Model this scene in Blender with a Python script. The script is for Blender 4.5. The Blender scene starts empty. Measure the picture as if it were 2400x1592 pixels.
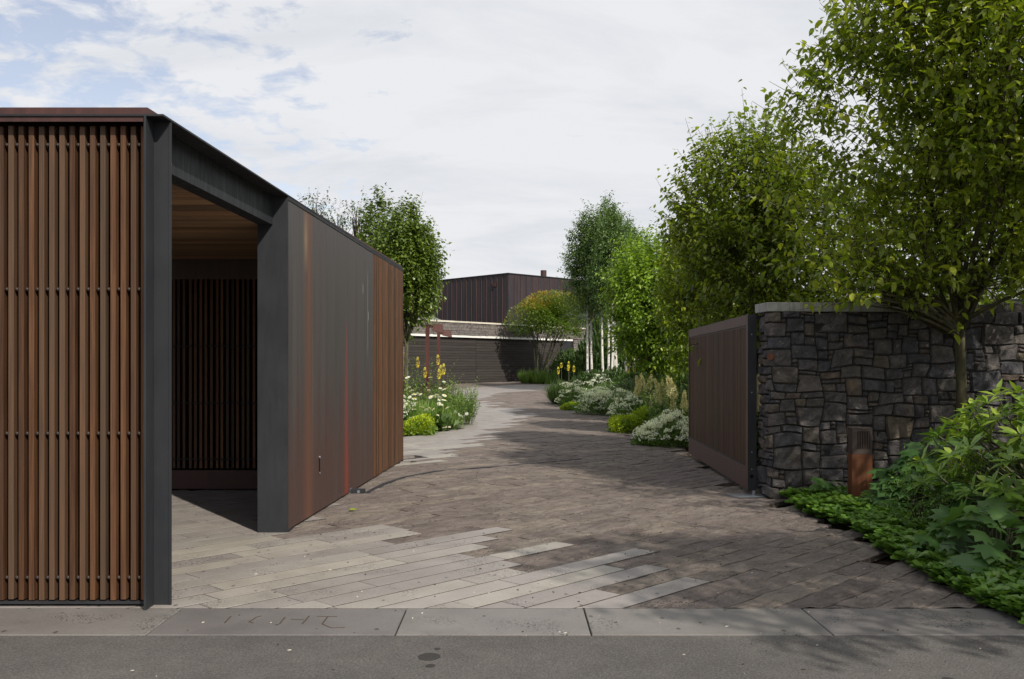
import bpy, bmesh, math, random
import numpy as np
from mathutils import Vector, Matrix, noise as mnoise

random.seed(7); RNG = np.random.default_rng(11)
sc = bpy.context.scene
col = sc.collection
R = math.radians

# ------------------------------------------------------------------ camera, world, sun, exposure
F = 2200.0; EYE = 1.5; HX, HY = 1200.0, 860.0       # photograph's focal length in its pixels, eye height, horizon
cd = bpy.data.cameras.new('camera'); cam = bpy.data.objects.new('camera', cd); col.objects.link(cam)
cam.location = (0, 0, EYE); cam.rotation_euler = (R(90), 0, 0)
cd.sensor_width = 36; cd.lens = F / 2400 * 36; cd.shift_y = (HY - 796) / 2400
cd.clip_start = .05; cd.clip_end = 3000
sc.camera = cam

SUN_H = Vector((.56, -.83)).normalized(); SUN_EL = R(40)
wd = bpy.data.worlds.new('World'); sc.world = wd; wd.use_nodes = True
nt = wd.node_tree; nt.nodes.clear()
def WN(t, **k):
    n = nt.nodes.new(t)
    for a, b in k.items(): setattr(n, a, b)
    return n
L = nt.links.new
out = WN('ShaderNodeOutputWorld'); bg = WN('ShaderNodeBackground'); bg.inputs[1].default_value = .1
L(bg.outputs[0], out.inputs[0])
sky = WN('ShaderNodeTexSky'); sky.sky_type = 'NISHITA'; sky.sun_disc = False
sky.sun_elevation = SUN_EL; sky.sun_rotation = math.atan2(SUN_H.x, SUN_H.y)
def wmath(op, a, b=None, c=None, clamp=False):
    n = WN('ShaderNodeMath', operation=op, use_clamp=clamp)
    for i, v in enumerate((a, b, c)):
        if v is None: continue
        if isinstance(v, (int, float)): n.inputs[i].default_value = v
        else: L(v, n.inputs[i])
    return n.outputs[0]
tc = WN('ShaderNodeTexCoord'); sep = WN('ShaderNodeSeparateXYZ'); L(tc.outputs['Generated'], sep.inputs[0])
zz = wmath('ADD', wmath('MAXIMUM', sep.outputs[2], 0), .22)
px_ = wmath('DIVIDE', sep.outputs[0], zz); py_ = wmath('DIVIDE', sep.outputs[1], zz)
cmb = WN('ShaderNodeCombineXYZ'); L(px_, cmb.inputs[0]); L(py_, cmb.inputs[1])
def wnoise(scale, detail, rough, sx=1, sy=1, off=(0, 0, 0), dist=0):
    m = WN('ShaderNodeMapping'); m.inputs['Scale'].default_value = (sx, sy, 1); m.inputs['Location'].default_value = off
    L(cmb.outputs[0], m.inputs[0])
    n = WN('ShaderNodeTexNoise'); n.inputs['Scale'].default_value = scale; n.inputs['Detail'].default_value = detail
    n.inputs['Roughness'].default_value = rough; n.inputs['Distortion'].default_value = dist
    L(m.outputs[0], n.inputs[0]); return n.outputs[0]
nA = wnoise(7.5, 8, .6, 1.1, 1.3, (3.1, 1.7, 0), .3)   # puffs
nB = wnoise(.9, 3, .5, 1, 1, (7.3, 2.2, 0))              # where they thin out
nC = wnoise(2.2, 6, .6, .7, 1.5, (1.3, 9.2, 0), .4)      # grey modelling
# the cover thins towards the west (left) of the frame
bias = wmath('MULTIPLY', wmath('MINIMUM', wmath('MAXIMUM', wmath('MULTIPLY', wmath('ADD', px_, .05), -.5), 0), .42), 1)
gap = wmath('ADD', wmath('ADD', wmath('MULTIPLY', nA, 1.35), wmath('MULTIPLY', nB, .35)), bias)
blue = wmath('MULTIPLY', wmath('SUBTRACT', gap, 1.06), 4., clamp=True)
blue = wmath('MINIMUM', blue, .82)
cr = WN('ShaderNodeValToRGB'); L(nC, cr.inputs[0])
cr.color_ramp.elements[0].position = .28; cr.color_ramp.elements[0].color = (6.2, 6.45, 6.9, 1)
cr.color_ramp.elements[1].position = .56; cr.color_ramp.elements[1].color = (7.45, 7.55, 7.8, 1)
skt = WN('ShaderNodeMix', data_type='RGBA', blend_type='MULTIPLY'); skt.inputs[0].default_value = 1
L(sky.outputs[0], skt.inputs[6]); skt.inputs[7].default_value = (1.9, 1.5, 1.32, 1)
mx = WN('ShaderNodeMix', data_type='RGBA'); L(blue, mx.inputs[0]); L(cr.outputs[0], mx.inputs[6]); L(skt.outputs[2], mx.inputs[7])
L(mx.outputs[2], bg.inputs[0])

sd = bpy.data.lights.new('sun', 'SUN'); sun = bpy.data.objects.new('sun', sd); col.objects.link(sun)
sd.energy = 4.2; sd.angle = R(.8); sd.color = (1, .93, .83)
SUNV = Vector((SUN_H.x * math.cos(SUN_EL), SUN_H.y * math.cos(SUN_EL), math.sin(SUN_EL)))
sun.rotation_euler = (-SUNV).to_track_quat('-Z', 'Y').to_euler(); sun.location = (6, -8, 12)
vs = sc.view_settings; vs.view_transform = 'Standard'; vs.look = 'None'; vs.gamma = 1; vs.use_curve_mapping = False
vs.exposure = .16
sc.cycles.use_denoising = True
sc.cycles.max_bounces = 8; sc.cycles.transparent_max_bounces = 8

# ------------------------------------------------------------------ terrain height and picture-ray helpers
def g(y):
    t = max(0., y - 13)
    v = .0007 * t * t if t < 16 else .1792 + (t - 16) * .0224
    return min(v, .72)
def ground_at(px, py):
    """where the sight line through this point of the photograph meets the ground"""
    lo, hi = 3., 70.
    k = (py - HY) / F
    for _ in range(50):
        m = (lo + hi) / 2
        if EYE - k * m > g(m): lo = m
        else: hi = m
    return Vector(((px - HX) / F * lo, lo, g(lo)))
def at(px, py, Y):
    return Vector(((px - HX) / F * Y, Y, EYE + (HY - py) / F * Y))

# ------------------------------------------------------------------ materials
class Mat:
    def __init__(s, name, rough=.7, spec=.4, metal=0):
        s.m = bpy.data.materials.new(name); s.m.use_nodes = True; s.t = s.m.node_tree
        s.b = s.t.nodes['Principled BSDF']; s.b.inputs['Roughness'].default_value = rough
        s.b.inputs['Specular IOR Level'].default_value = spec; s.b.inputs['Metallic'].default_value = metal
        s.geo = s.t.nodes.new('ShaderNodeNewGeometry'); s.oi = s.t.nodes.new('ShaderNodeObjectInfo')
        s.pos = s.geo.outputs['Position']; s.rnd = s.oi.outputs['Random']
    def n(s, t, **k):
        x = s.t.nodes.new(t)
        for a, b in k.items(): setattr(x, a, b)
        return x
    def put(s, sock, v):
        if hasattr(v, 'links') or hasattr(v, 'is_linked'): s.t.links.new(v, sock)
        elif isinstance(v, tuple) and len(v) == 3 and sock.type == 'RGBA': sock.default_value = (*v, 1)
        else: sock.default_value = v
    def mapped(s, scale, rot=(0, 0, 0), vec=None, off=(0, 0, 0)):
        m = s.n('ShaderNodeMapping'); s.put(m.inputs[0], vec or s.pos); m.inputs['Scale'].default_value = scale
        m.inputs['Rotation'].default_value = rot; m.inputs['Location'].default_value = off; return m.outputs[0]
    def noise(s, scale=1, detail=4, rough=.55, vec=None, dist=0, w=None):
        x = s.n('ShaderNodeTexNoise')
        if w is not None:
            x.noise_dimensions = '4D'; s.put(x.inputs['W'], s.math('MULTIPLY', w, 37.))
        s.put(x.inputs['Vector'], vec or s.pos); x.inputs['Scale'].default_value = scale
        x.inputs['Detail'].default_value = detail; x.inputs['Roughness'].default_value = rough; x.inputs['Distortion'].default_value = dist
        return x.outputs[0]
    def voro(s, scale, vec=None, feature='F1'):
        x = s.n('ShaderNodeTexVoronoi', feature=feature); s.put(x.inputs['Vector'], vec or s.pos); x.inputs['Scale'].default_value = scale
        return x.outputs['Distance']
    def math(s, op, a, b=0., c=None, clamp=False):
        x = s.n('ShaderNodeMath', operation=op, use_clamp=clamp); s.put(x.inputs[0], a); s.put(x.inputs[1], b)
        if c is not None: s.put(x.inputs[2], c)
        return x.outputs[0]
    def ramp(s, fac, *stops, interp='LINEAR'):
        x = s.n('ShaderNodeValToRGB'); s.put(x.inputs[0], fac); e = x.color_ramp; e.interpolation = interp
        while len(e.elements) < len(stops): e.elements.new(.5)
        for q, (p, c) in zip(e.elements, stops):
            q.position = p; q.color = (*c, 1) if isinstance(c, tuple) else (c, c, c, 1)
        return x.outputs[0]
    def mix(s, f, a, b, mode='MIX'):
        x = s.n('ShaderNodeMix', data_type='RGBA', blend_type=mode); s.put(x.inputs[0], f); s.put(x.inputs[6], a); s.put(x.inputs[7], b)
        return x.outputs[2]
    def sepz(s, vec=None):
        x = s.n('ShaderNodeSeparateXYZ'); s.put(x.inputs[0], vec or s.pos); return x.outputs
    def bump(s, h, strength=.5, dist=.01, prev=None):
        x = s.n('ShaderNodeBump'); x.inputs['Strength'].default_value = strength; x.inputs['Distance'].default_value = dist
        s.put(x.inputs['Height'], h)
        if prev is not None: s.put(x.inputs['Normal'], prev)
        s.put(s.b.inputs['Normal'], x.outputs[0]); return x.outputs[0]
    def color(s, v): s.put(s.b.inputs['Base Color'], v); return s
    def roughness(s, v): s.put(s.b.inputs['Roughness'], v); return s

def make_wood(name, dark, mid, light, grey, vert=True, rough=.6):
    m = Mat(name, rough, .3)
    sc_ = (60, 60, 2.2) if vert else (2.2, 60, 60)
    gr = m.noise(1, 6, .62, m.mapped(sc_), .6, w=m.rnd)
    fl = m.noise(1, 3, .5, m.mapped((7, 7, .8) if vert else (.8, 7, 7)), .4, w=m.rnd)
    base = m.ramp(gr, (.28, dark), (.5, mid), (.74, light))
    tone = m.ramp(m.rnd, (0, (.55, .5, .5)), (.35, (.85, .8, .78)), (.7, (1.1, 1, .95)), (1, (1.45, 1.3, 1.15)))
    c = m.mix(1, base, tone, 'MULTIPLY')
    c = m.mix(m.math('MULTIPLY', m.ramp(fl, (.45, 0.), (.75, 1.)), .35), c, grey)
    rg = m.math('FRACT', m.math('MULTIPLY', m.rnd, 7.31))
    c = m.mix(m.ramp(rg, (.75, 0.), (.95, .55)), c, grey)
    m.color(c); m.bump(gr, .35, .004); return m.m
WOOD = make_wood('timber_battens', (.042, .019, .009), (.092, .043, .019), (.155, .08, .036), (.07, .052, .036))
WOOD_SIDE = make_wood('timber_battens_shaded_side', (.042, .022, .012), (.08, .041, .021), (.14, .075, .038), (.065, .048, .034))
WOOD_GATE = make_wood('gate_battens', (.036, .017, .009), (.08, .040, .020), (.145, .08, .04), (.065, .045, .030))
WOOD_CEIL = make_wood('ceiling_boards', (.22, .14, .08), (.34, .22, .125), (.46, .32, .19), (.3, .21, .13), vert=False, rough=.5)

def make_steel(name, c0, c1, rough=.58):
    m = Mat(name, rough, .28)
    a = m.noise(2.2, 5, .6); b = m.noise(30, 3, .5, m.mapped((1, 1, .15)))
    c = m.mix(m.ramp(a, (.35, 0.), (.7, 1.)), c0, c1)
    sp = m.ramp(m.voro(9, m.mapped((1, 1, .5))), (0, 1.), (.035, 0.))
    c = m.mix(m.math('MULTIPLY', sp, m.ramp(m.noise(3, 2), (.55, 0.), (.6, .6))), c, (.35, .36, .36))
    m.color(c); m.roughness(m.ramp(b, (.3, rough - .1), (.7, rough + .14))); m.bump(a, .04, .01); return m.m
STEEL = make_steel('dark_grey_steel', (.020, .022, .026), (.029, .031, .035))
STEEL_BLACK = make_steel('blackened_steel', (.018, .019, .022), (.03, .03, .034))
BLACK = Mat('black_lining', .9, .1).color((.008, .0075, .007)).m
GALV = Mat('galvanised_plate', .35, .5, .7); GALV.color(GALV.ramp(GALV.noise(18, 4), (.3, (.25, .27, .3)), (.7, (.42, .44, .47)))); GALV = GALV.m

def make_rust(name, c0, c1, c2, scale=1.):
    m = Mat(name, .55, .4)
    st = m.noise(1, 5, .6, m.mapped((14 * scale, 14 * scale, .7)), .3, w=m.rnd); bl = m.noise(1.7 * scale, 5, .65, dist=.4)
    c = m.ramp(st, (.3, c0), (.52, c1), (.75, c2))
    c = m.mix(m.ramp(bl, (.4, 0.), (.75, .6)), c, c1)
    m.color(c); m.bump(bl, .08, .01); return m
RUST = make_rust('brown_weathered_steel', (.045, .032, .028), (.07, .05, .043), (.095, .068, .058)).m
RUST_GATE = make_rust('gate_frame_steel', (.052, .025, .020), (.078, .036, .028), (.105, .05, .038)).m
RUST_ORANGE = make_rust('rusted_bollard_steel', (.06, .024, .013), (.14, .05, .02), (.30, .11, .04), 1.3).m
RUST_FASCIA = make_rust('rusted_fascia', (.04, .018, .016), (.06, .024, .02), (.085, .034, .027)).m
RUST_POLE = make_rust('lamp_post_steel', (.06, .022, .018), (.085, .03, .024), (.1, .036, .028)).m

def make_cladding():
    m = Mat('patinated_metal_cladding', .5, .3)
    s = m.sepz(); y, z = s[1], s[2]
    st = m.noise(1, 6, .65, m.mapped((16, 16, .28)), .15)
    st2 = m.noise(1, 3, .5, m.mapped((4, 4, .15), off=(3, 8, 1)), .1)
    base = m.ramp(st, (.25, (.048, .045, .046)), (.5, (.064, .058, .057)), (.78, (.084, .073, .069)))
    low = m.math('MULTIPLY', m.math('SUBTRACT', 1.75, z), .75, clamp=True)
    rustf = m.math('MULTIPLY', m.ramp(m.math('ADD', m.math('MULTIPLY', st2, .8), m.math('MULTIPLY', low, .38)), (.48, 0.), (.75, 1.)), .75)
    c = m.mix(rustf, base, (.07, .034, .028))
    r1 = m.ramp(m.rnd, (0, 0.), (.8, 0.), (.84, .7))
    def band(yc, w, soft):
        return m.math('SUBTRACT', 1., m.math('DIVIDE', m.math('ABSOLUTE', m.math('SUBTRACT', y, yc)), w), clamp=True)
    b2 = m.math('MULTIPLY', band(9.22, .24, 1), m.ramp(st, (.3, .25), (.6, .9)))
    c = m.mix(b2, c, (.14, .062, .036))
    gold = m.math('MULTIPLY', band(9.12, .10, 1), m.ramp(m.math('ABSOLUTE', m.math('SUBTRACT', z, 2.75)), (0, .7), (.35, 0.)))
    c = m.mix(gold, c, (.28, .19, .11))
    # the orange run of rust down from one bolt
    wz = m.math('ADD', .03, m.math('MULTIPLY', m.math('SUBTRACT', 2.16, z), .11))
    rr = m.math('SUBTRACT', 1., m.math('DIVIDE', m.math('ABSOLUTE', m.math('SUBTRACT', y, 10.9)), m.math('MAXIMUM', wz, .01)), clamp=True)
    rr = m.math('MULTIPLY', rr, m.math('MULTIPLY', m.math('SUBTRACT', 2.18, z), 4., clamp=True))
    rr = m.math('MULTIPLY', m.math('MULTIPLY', rr, rr), m.ramp(m.noise(1, 3, .5, m.mapped((30, 30, 1.2))), (.3, .45), (.6, 1.)))
    c = m.mix(m.math('MULTIPLY', rr, .6), c, (.32, .042, .024))
    # pale scratches
    sc1 = m.math('MULTIPLY', band(12.13, .012, 1), m.ramp(m.math('ABSOLUTE', m.math('SUBTRACT', z, 2.2)), (.45, .55), (.6, 0.)))
    sc2 = m.math('MULTIPLY', band(11.83, .02, 1), m.ramp(m.math('ABSOLUTE', m.math('SUBTRACT', z, 2.48)), (.04, .6), (.07, 0.)))
    sc3 = m.math('MULTIPLY', band(12.18, .02, 1), m.ramp(m.math('ABSOLUTE', m.math('SUBTRACT', z, 2.16)), (.04, .6), (.07, 0.)))
    c = m.mix(m.math('ADD', sc1, m.math('ADD', sc2, sc3), clamp=True), c, (.5, .52, .52))
    m.color(c); m.roughness(m.ramp(st, (.3, .45), (.7, .65))); m.bump(st2, .04, .01); return m.m
CLAD = make_cladding()
def make_house_panel():
    m = Mat('house_metal_cladding', .5, .35)
    st = m.noise(1, 5, .6, m.mapped((2.4, 2.4, .25)), .2)
    st2 = m.noise(1, 3, .5, m.mapped((7, 7, .35)), .2)
    c = m.ramp(st, (.3, (.02, .018, .024)), (.55, (.033, .026, .029)), (.8, (.075, .038, .03)))
    c = m.mix(m.ramp(st2, (.55, 0.), (.8, .5)), c, (.13, .06, .042))
    m.color(c); m.bump(st, .1, .02); return m.m
HOUSE = make_house_panel()
HOUSE_LIP = make_rust('house_panel_lip', (.055, .032, .029), (.08, .045, .04), (.11, .065, .055)).m

def make_paver(name, c0, c1, c2, rough_face):
    m = Mat(name, .82 if rough_face else .52, .25 if rough_face else .5)
    # joints run at 46 degrees: the grain follows them
    al = m.mapped((1, 1, 1), rot=(0, 0, R(-46)))
    big = m.noise(2.6, 5, .6, w=m.rnd, dist=.4); fine = m.noise(55, 5, .7)
    lam = m.noise(1, 5, .65, m.mapped((4.5, 11, 1), vec=al), 1.8, w=m.rnd)
    c = m.ramp(big, (.25, c0), (.5, c1), (.75, c2))
    tone = m.ramp(m.rnd, (0, (.82, .80, .81)), (.3, (.93, .91, .92)), (.6, (1.0, .99, .97)), (.85, (1.07, 1.06, 1.0)), (1, (1.17, 1.17, 1.10)))
    c = m.mix(1, c, tone, 'MULTIPLY')
    c = m.mix(m.ramp(fine, (.35, .4), (.62, 0.)), c, m.mix(1, c, (.55, .52, .5), 'MULTIPLY'))
    # pores in clusters
    vv = m.voro(62 if not rough_face else 50, m.mapped((1, .8, 1)))
    area = m.ramp(m.noise(2.1, 3, .5, w=m.rnd), (.54, 0.), (.64, 1.))
    few = m.ramp(m.voro(7, m.mapped((1, .6, 1))), (.07, 1.), (.11, 0.))
    pore = m.math('MAXIMUM', m.math('MULTIPLY', m.ramp(vv, (.26, 1.), (.42, 0.)), area), m.math('MULTIPLY', few, .8))
    c = m.mix(m.math('MULTIPLY', pore, .85), c, (.02, .018, .016))
    if rough_face:
        d = m.ramp(lam, (.34, 1.), (.5, 0.))
        c = m.mix(m.math('MULTIPLY', d, .5), c, (.05, .038, .03))
        l2 = m.ramp(lam, (.58, 0.), (.75, .5)); c = m.mix(l2, c, (.21, .18, .145))
        m.bump(m.math('ADD', m.math('MULTIPLY', lam, 1.), m.math('MULTIPLY', fine, .25)), 1., .05)
    else:
        crack = m.ramp(m.voro(2.3, m.mapped((1, 1, 1), vec=m.mapped((1, 1.4, 1), vec=al)), 'DISTANCE_TO_EDGE'), (.002, .5), (.007, 0.))
        ck = m.math('MULTIPLY', crack, m.ramp(m.noise(1.3, 2), (.6, 0.), (.66, 1.)))
        c = m.mix(ck, c, (.05, .045, .04))
        m.bump(m.math('SUBTRACT', m.math('MULTIPLY', fine, .3), pore), .35, .004)
    m.color(c); return m.m
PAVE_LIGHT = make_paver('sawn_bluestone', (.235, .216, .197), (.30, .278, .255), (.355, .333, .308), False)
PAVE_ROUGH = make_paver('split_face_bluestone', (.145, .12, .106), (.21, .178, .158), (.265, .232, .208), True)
KERB = make_paver('kerb_bluestone', (.135, .127, .12), (.172, .162, .154), (.205, .195, .186), False)

def make_asphalt():
    m = Mat('asphalt', .9, .2)
    f = m.noise(85, 4, .8); b = m.noise(.8, 4, .55); md = m.noise(6, 4, .6)
    c = m.ramp(f, (.3, (.06, .056, .052)), (.5, (.115, .107, .10)), (.7, (.19, .178, .165)))
    c = m.mix(1, c, m.ramp(b, (.3, .82), (.7, 1.12)), 'MULTIPLY'); c = m.mix(1, c, m.ramp(md, (.3, .9), (.7, 1.1)), 'MULTIPLY')
    sp = m.ramp(m.voro(38), (.0, 1.), (.16, 0.)); c = m.mix(m.math('MULTIPLY', sp, .5), c, (.3, .29, .27))
    for (x0, y0, r) in ((-.43, 4.86, .06), (-.40, 5.0, .022), (-.41, 4.72, .018), (2.1, 4.5, .03)):
        v = m.n('ShaderNodeVectorMath', operation='DISTANCE'); m.put(v.inputs[0], m.mapped((1, .8, 0), vec=m.pos)); v.inputs[1].default_value = (x0, y0 * .8, 0)
        d = m.math('ADD', v.outputs['Value'], m.math('MULTIPLY', m.math('SUBTRACT', md, .5), .05))
        c = m.mix(m.math('MULTIPLY', m.math('LESS_THAN', d, r), .7), c, (.02, .02, .02))
    m.color(c); m.bump(f, .9, .012); return m.m
ASPHALT = make_asphalt()
def make_soil():
    m = Mat('garden_soil', .95, .1)
    a = m.noise(9, 5, .7); m.color(m.ramp(a, (.3, (.018, .012, .008)), (.7, (.055, .038, .026)))); m.bump(a, .8, .03); return m.m
SOIL = make_soil()
def make_stone(name, light=1., ochre=.18):
    m = Mat(name, .85, .3)
    k = light
    a = m.noise(9, 6, .7, w=m.rnd, dist=.5); f = m.noise(60, 4, .7)
    base = m.ramp(a, (.28, (.035 * k, .034 * k, .036 * k)), (.5, (.075 * k, .07 * k, .068 * k)), (.75, (.15 * k, .14 * k, .13 * k)))
    tone = m.ramp(m.rnd, (0, (.7, .74, .85)), (.3, (.88, .88, .92)), (.55, (.98, .96, .97)), (.84, (1.1, 1.06, 1.0)), (.93, (1.35, 1.16, .84)), (.96, (1.2, .98, .9)), (1, (1.3, 1.25, 1.15)))
    c = m.mix(1, base, tone, 'MULTIPLY')
    li = m.ramp(m.noise(26, 3, .6, w=m.rnd), (.62, 0.), (.7, .5)); c = m.mix(li, c, (.26 * k, .25 * k, .21 * k))
    och = m.math('MULTIPLY', m.ramp(m.noise(5, 4, .6, dist=.6), (.6, 0.), (.72, .6)), ochre * 3); c = m.mix(och, c, (.24 * k, .155 * k, .06 * k))
    p = m.ramp(m.voro(48), (.1, 1.), (.22, 0.)); c = m.mix(m.math('MULTIPLY', p, m.ramp(m.noise(4, 2, w=m.rnd), (.5, 0.), (.6, .7))), c, (.012, .011, .011))
    m.color(c); m.bump(m.math('ADD', a, m.math('MULTIPLY', f, .5)), 1., .035); return m.m
STONE = make_stone('dark_rubble_stone', 1.35)
STONE_FAR = make_stone('garage_rubble_stone', 2.0, .25)
MORTAR = Mat('recessed_mortar', .95, .1).color((.03, .028, .026)).m
MORTAR_FAR = Mat('garage_mortar', .95, .1).color((.055, .05, .045)).m
def make_conc():
    m = Mat('weathered_concrete', .85, .2)
    a = m.noise(6, 5, .65); s = m.noise(1, 4, .6, m.mapped((16, 16, 1.5)), .2)
    c = m.ramp(a, (.3, (.24, .24, .22)), (.7, (.42, .41, .37)))
    c = m.mix(m.ramp(s, (.5, 0.), (.72, .75)), c, (.12, .11, .085)); m.color(c); m.bump(a, .25, .006); return m.m
CONC = make_conc()
WHITE = Mat('white_painted_beam', .5, .4).color((.8, .79, .75)).m
CREAM = Mat('pale_coping', .7, .3); CREAM.color(CREAM.ramp(CREAM.noise(1.5, 4), (.3, (.5, .46, .38)), (.7, (.68, .64, .54)))); CREAM = CREAM.m
def make_dgw():
    m = Mat('stained_door_boards', .7, .25)
    gr = m.noise(1, 4, .6, m.mapped((1.2, 1.2, 22)), .3, w=m.rnd)
    c = m.mix(1, m.ramp(gr, (.3, (.032, .028, .026)), (.7, (.054, .047, .043))), m.ramp(m.rnd, (0, .85), (1, 1.15)), 'MULTIPLY')
    m.color(c); return m.m
DOORWOOD = make_dgw()
GLASS = Mat('dark_window_glass', .08, .6).color((.02, .022, .025)).m
SLATE = Mat('grey_roof_sheet', .6, .4).color((.16, .165, .175)).m
PALEWALL = Mat('pale_grey_render', .8, .2).color((.42, .44, .47)).m
CARVE = Mat('carved_groove', .95, .05).color((.08, .06, .048)).m
WHITEBIT = Mat('pale_grout_and_chips', .8, .2).color((.55, .5, .44)).m

def make_leaf(name, dark, mid, light, rough=.42, trans=.3, spec=.5):
    m = Mat(name, rough, spec)
    at_ = m.n('ShaderNodeAttribute', attribute_name='tint')
    t = m.math('ADD', m.math('MULTIPLY', at_.outputs['Fac'], .8), m.math('MULTIPLY', m.rnd, .2))
    t = m.math('ADD', t, m.math('MULTIPLY', m.math('SUBTRACT', m.noise(1.1, 2, .5), .5), .5)); c = m.ramp(t, (0, dark), (.5, mid), (.88, light), (1, tuple(min(1, v * 1.35) for v in light)))
    m.color(c)
    tr = m.n('ShaderNodeBsdfTranslucent'); m.put(tr.inputs[0], m.mix(1, c, (1.5, 1.6, .7), 'MULTIPLY'))
    ms = m.n('ShaderNodeMixShader'); ms.inputs[0].default_value = trans
    o = m.t.nodes['Material Output']; m.t.links.new(m.b.outputs[0], ms.inputs[1]); m.t.links.new(tr.outputs[0], ms.inputs[2]); m.t.links.new(ms.outputs[0], o.inputs[0])
    return m.m
LF_PEAR = make_leaf('pear_leaves', (.075, .112, .012), (.158, .215, .020), (.36, .385, .042), .36, .44, .5)
LF_PEAR2 = make_leaf('bright_pear_leaves', (.10, .175, .016), (.19, .30, .026), (.34, .44, .05), .4, .34)
LF_DEEP = make_leaf('deep_green_leaves', (0.0594, 0.0990, 0.0165), (0.1122, 0.1694, 0.0253), (0.1969, 0.2530, 0.0418), .34, .3, .6)
LF_BIRCH = make_leaf('birch_leaves', (0.0475, 0.0925, 0.0287), (0.0925, 0.1600, 0.0413), (0.1675, 0.2400, 0.0612), .5, .28)
LF_MAPLE = make_leaf('maple_leaves', (.06, .12, .014), (.13, .19, .02), (.42, .21, .03), .55, .4)
LF_DARK = make_leaf('dark_shrub_leaves', (0.028, 0.058, 0.014), (0.051, 0.100, 0.020), (0.102, 0.160, 0.036), .5, .25)
LF_LIME = make_leaf('lime_green_leaves', (.16, .24, .01), (.33, .42, .015), (.5, .55, .03), .6, .3)
LF_GRASS = make_leaf('grassy_leaves', (0.051, 0.102, 0.018), (0.109, 0.192, 0.028), (0.218, 0.307, 0.058), .5, .3)
LF_RHODO = make_leaf('rhododendron_leaves', (0.0690, 0.1380, 0.0230), (0.1495, 0.2530, 0.0345), (0.3220, 0.4140, 0.0575), .33, .28, .5)
LF_LOBED = make_leaf('lobed_perennial_leaves', (0.036, 0.090, 0.023), (0.064, 0.141, 0.033), (0.115, 0.205, 0.038), .5, .25)
LF_COVER = make_leaf('ground_cover_leaves', (0.051, 0.109, 0.018), (0.096, 0.192, 0.028), (0.166, 0.282, 0.038), .38, .25)
PETAL = make_leaf('white_petals', (.62, .64, .58), (.78, .79, .74), (.85, .85, .82), .6, .3, .2)
PLUME = make_leaf('cream_plumes', (.42, .38, .20), (.62, .57, .34), (.75, .70, .48), .7, .3, .2)
POKER = make_leaf('yellow_poker_flowers', (.75, .5, .04), (.85, .7, .07), (.88, .82, .22), .6, .2, .2)
def make_bark(name, a, b, sc_=(18, 18, 4)):
    m = Mat(name, .85, .2); n_ = m.noise(1, 5, .65, m.mapped(sc_), .4)
    c = m.ramp(n_, (.3, a), (.7, b)); m.color(c); m.bump(n_, .7, .012); return m.m
BARK = make_bark('mossy_grey_bark', (.035, .032, .016), (.10, .09, .05))
BARK_DARK = make_bark('dark_twig_bark', (.03, .022, .014), (.07, .05, .035))
BARK_PALE = make_bark('pale_maple_bark', (.06, .065, .035), (.13, .13, .08))
def make_birch():
    m = Mat('white_birch_bark', .7, .3)
    b = m.ramp(m.noise(1, 3, .6, m.mapped((5, 5, 9)), .5), (.6, 0.), (.66, 1.))
    m.color(m.mix(b, m.ramp(m.noise(3, 3), (.3, (.52, .49, .42)), (.7, (.75, .73, .68))), (.04, .035, .03))); return m.m
BIRCH = make_birch()

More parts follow.
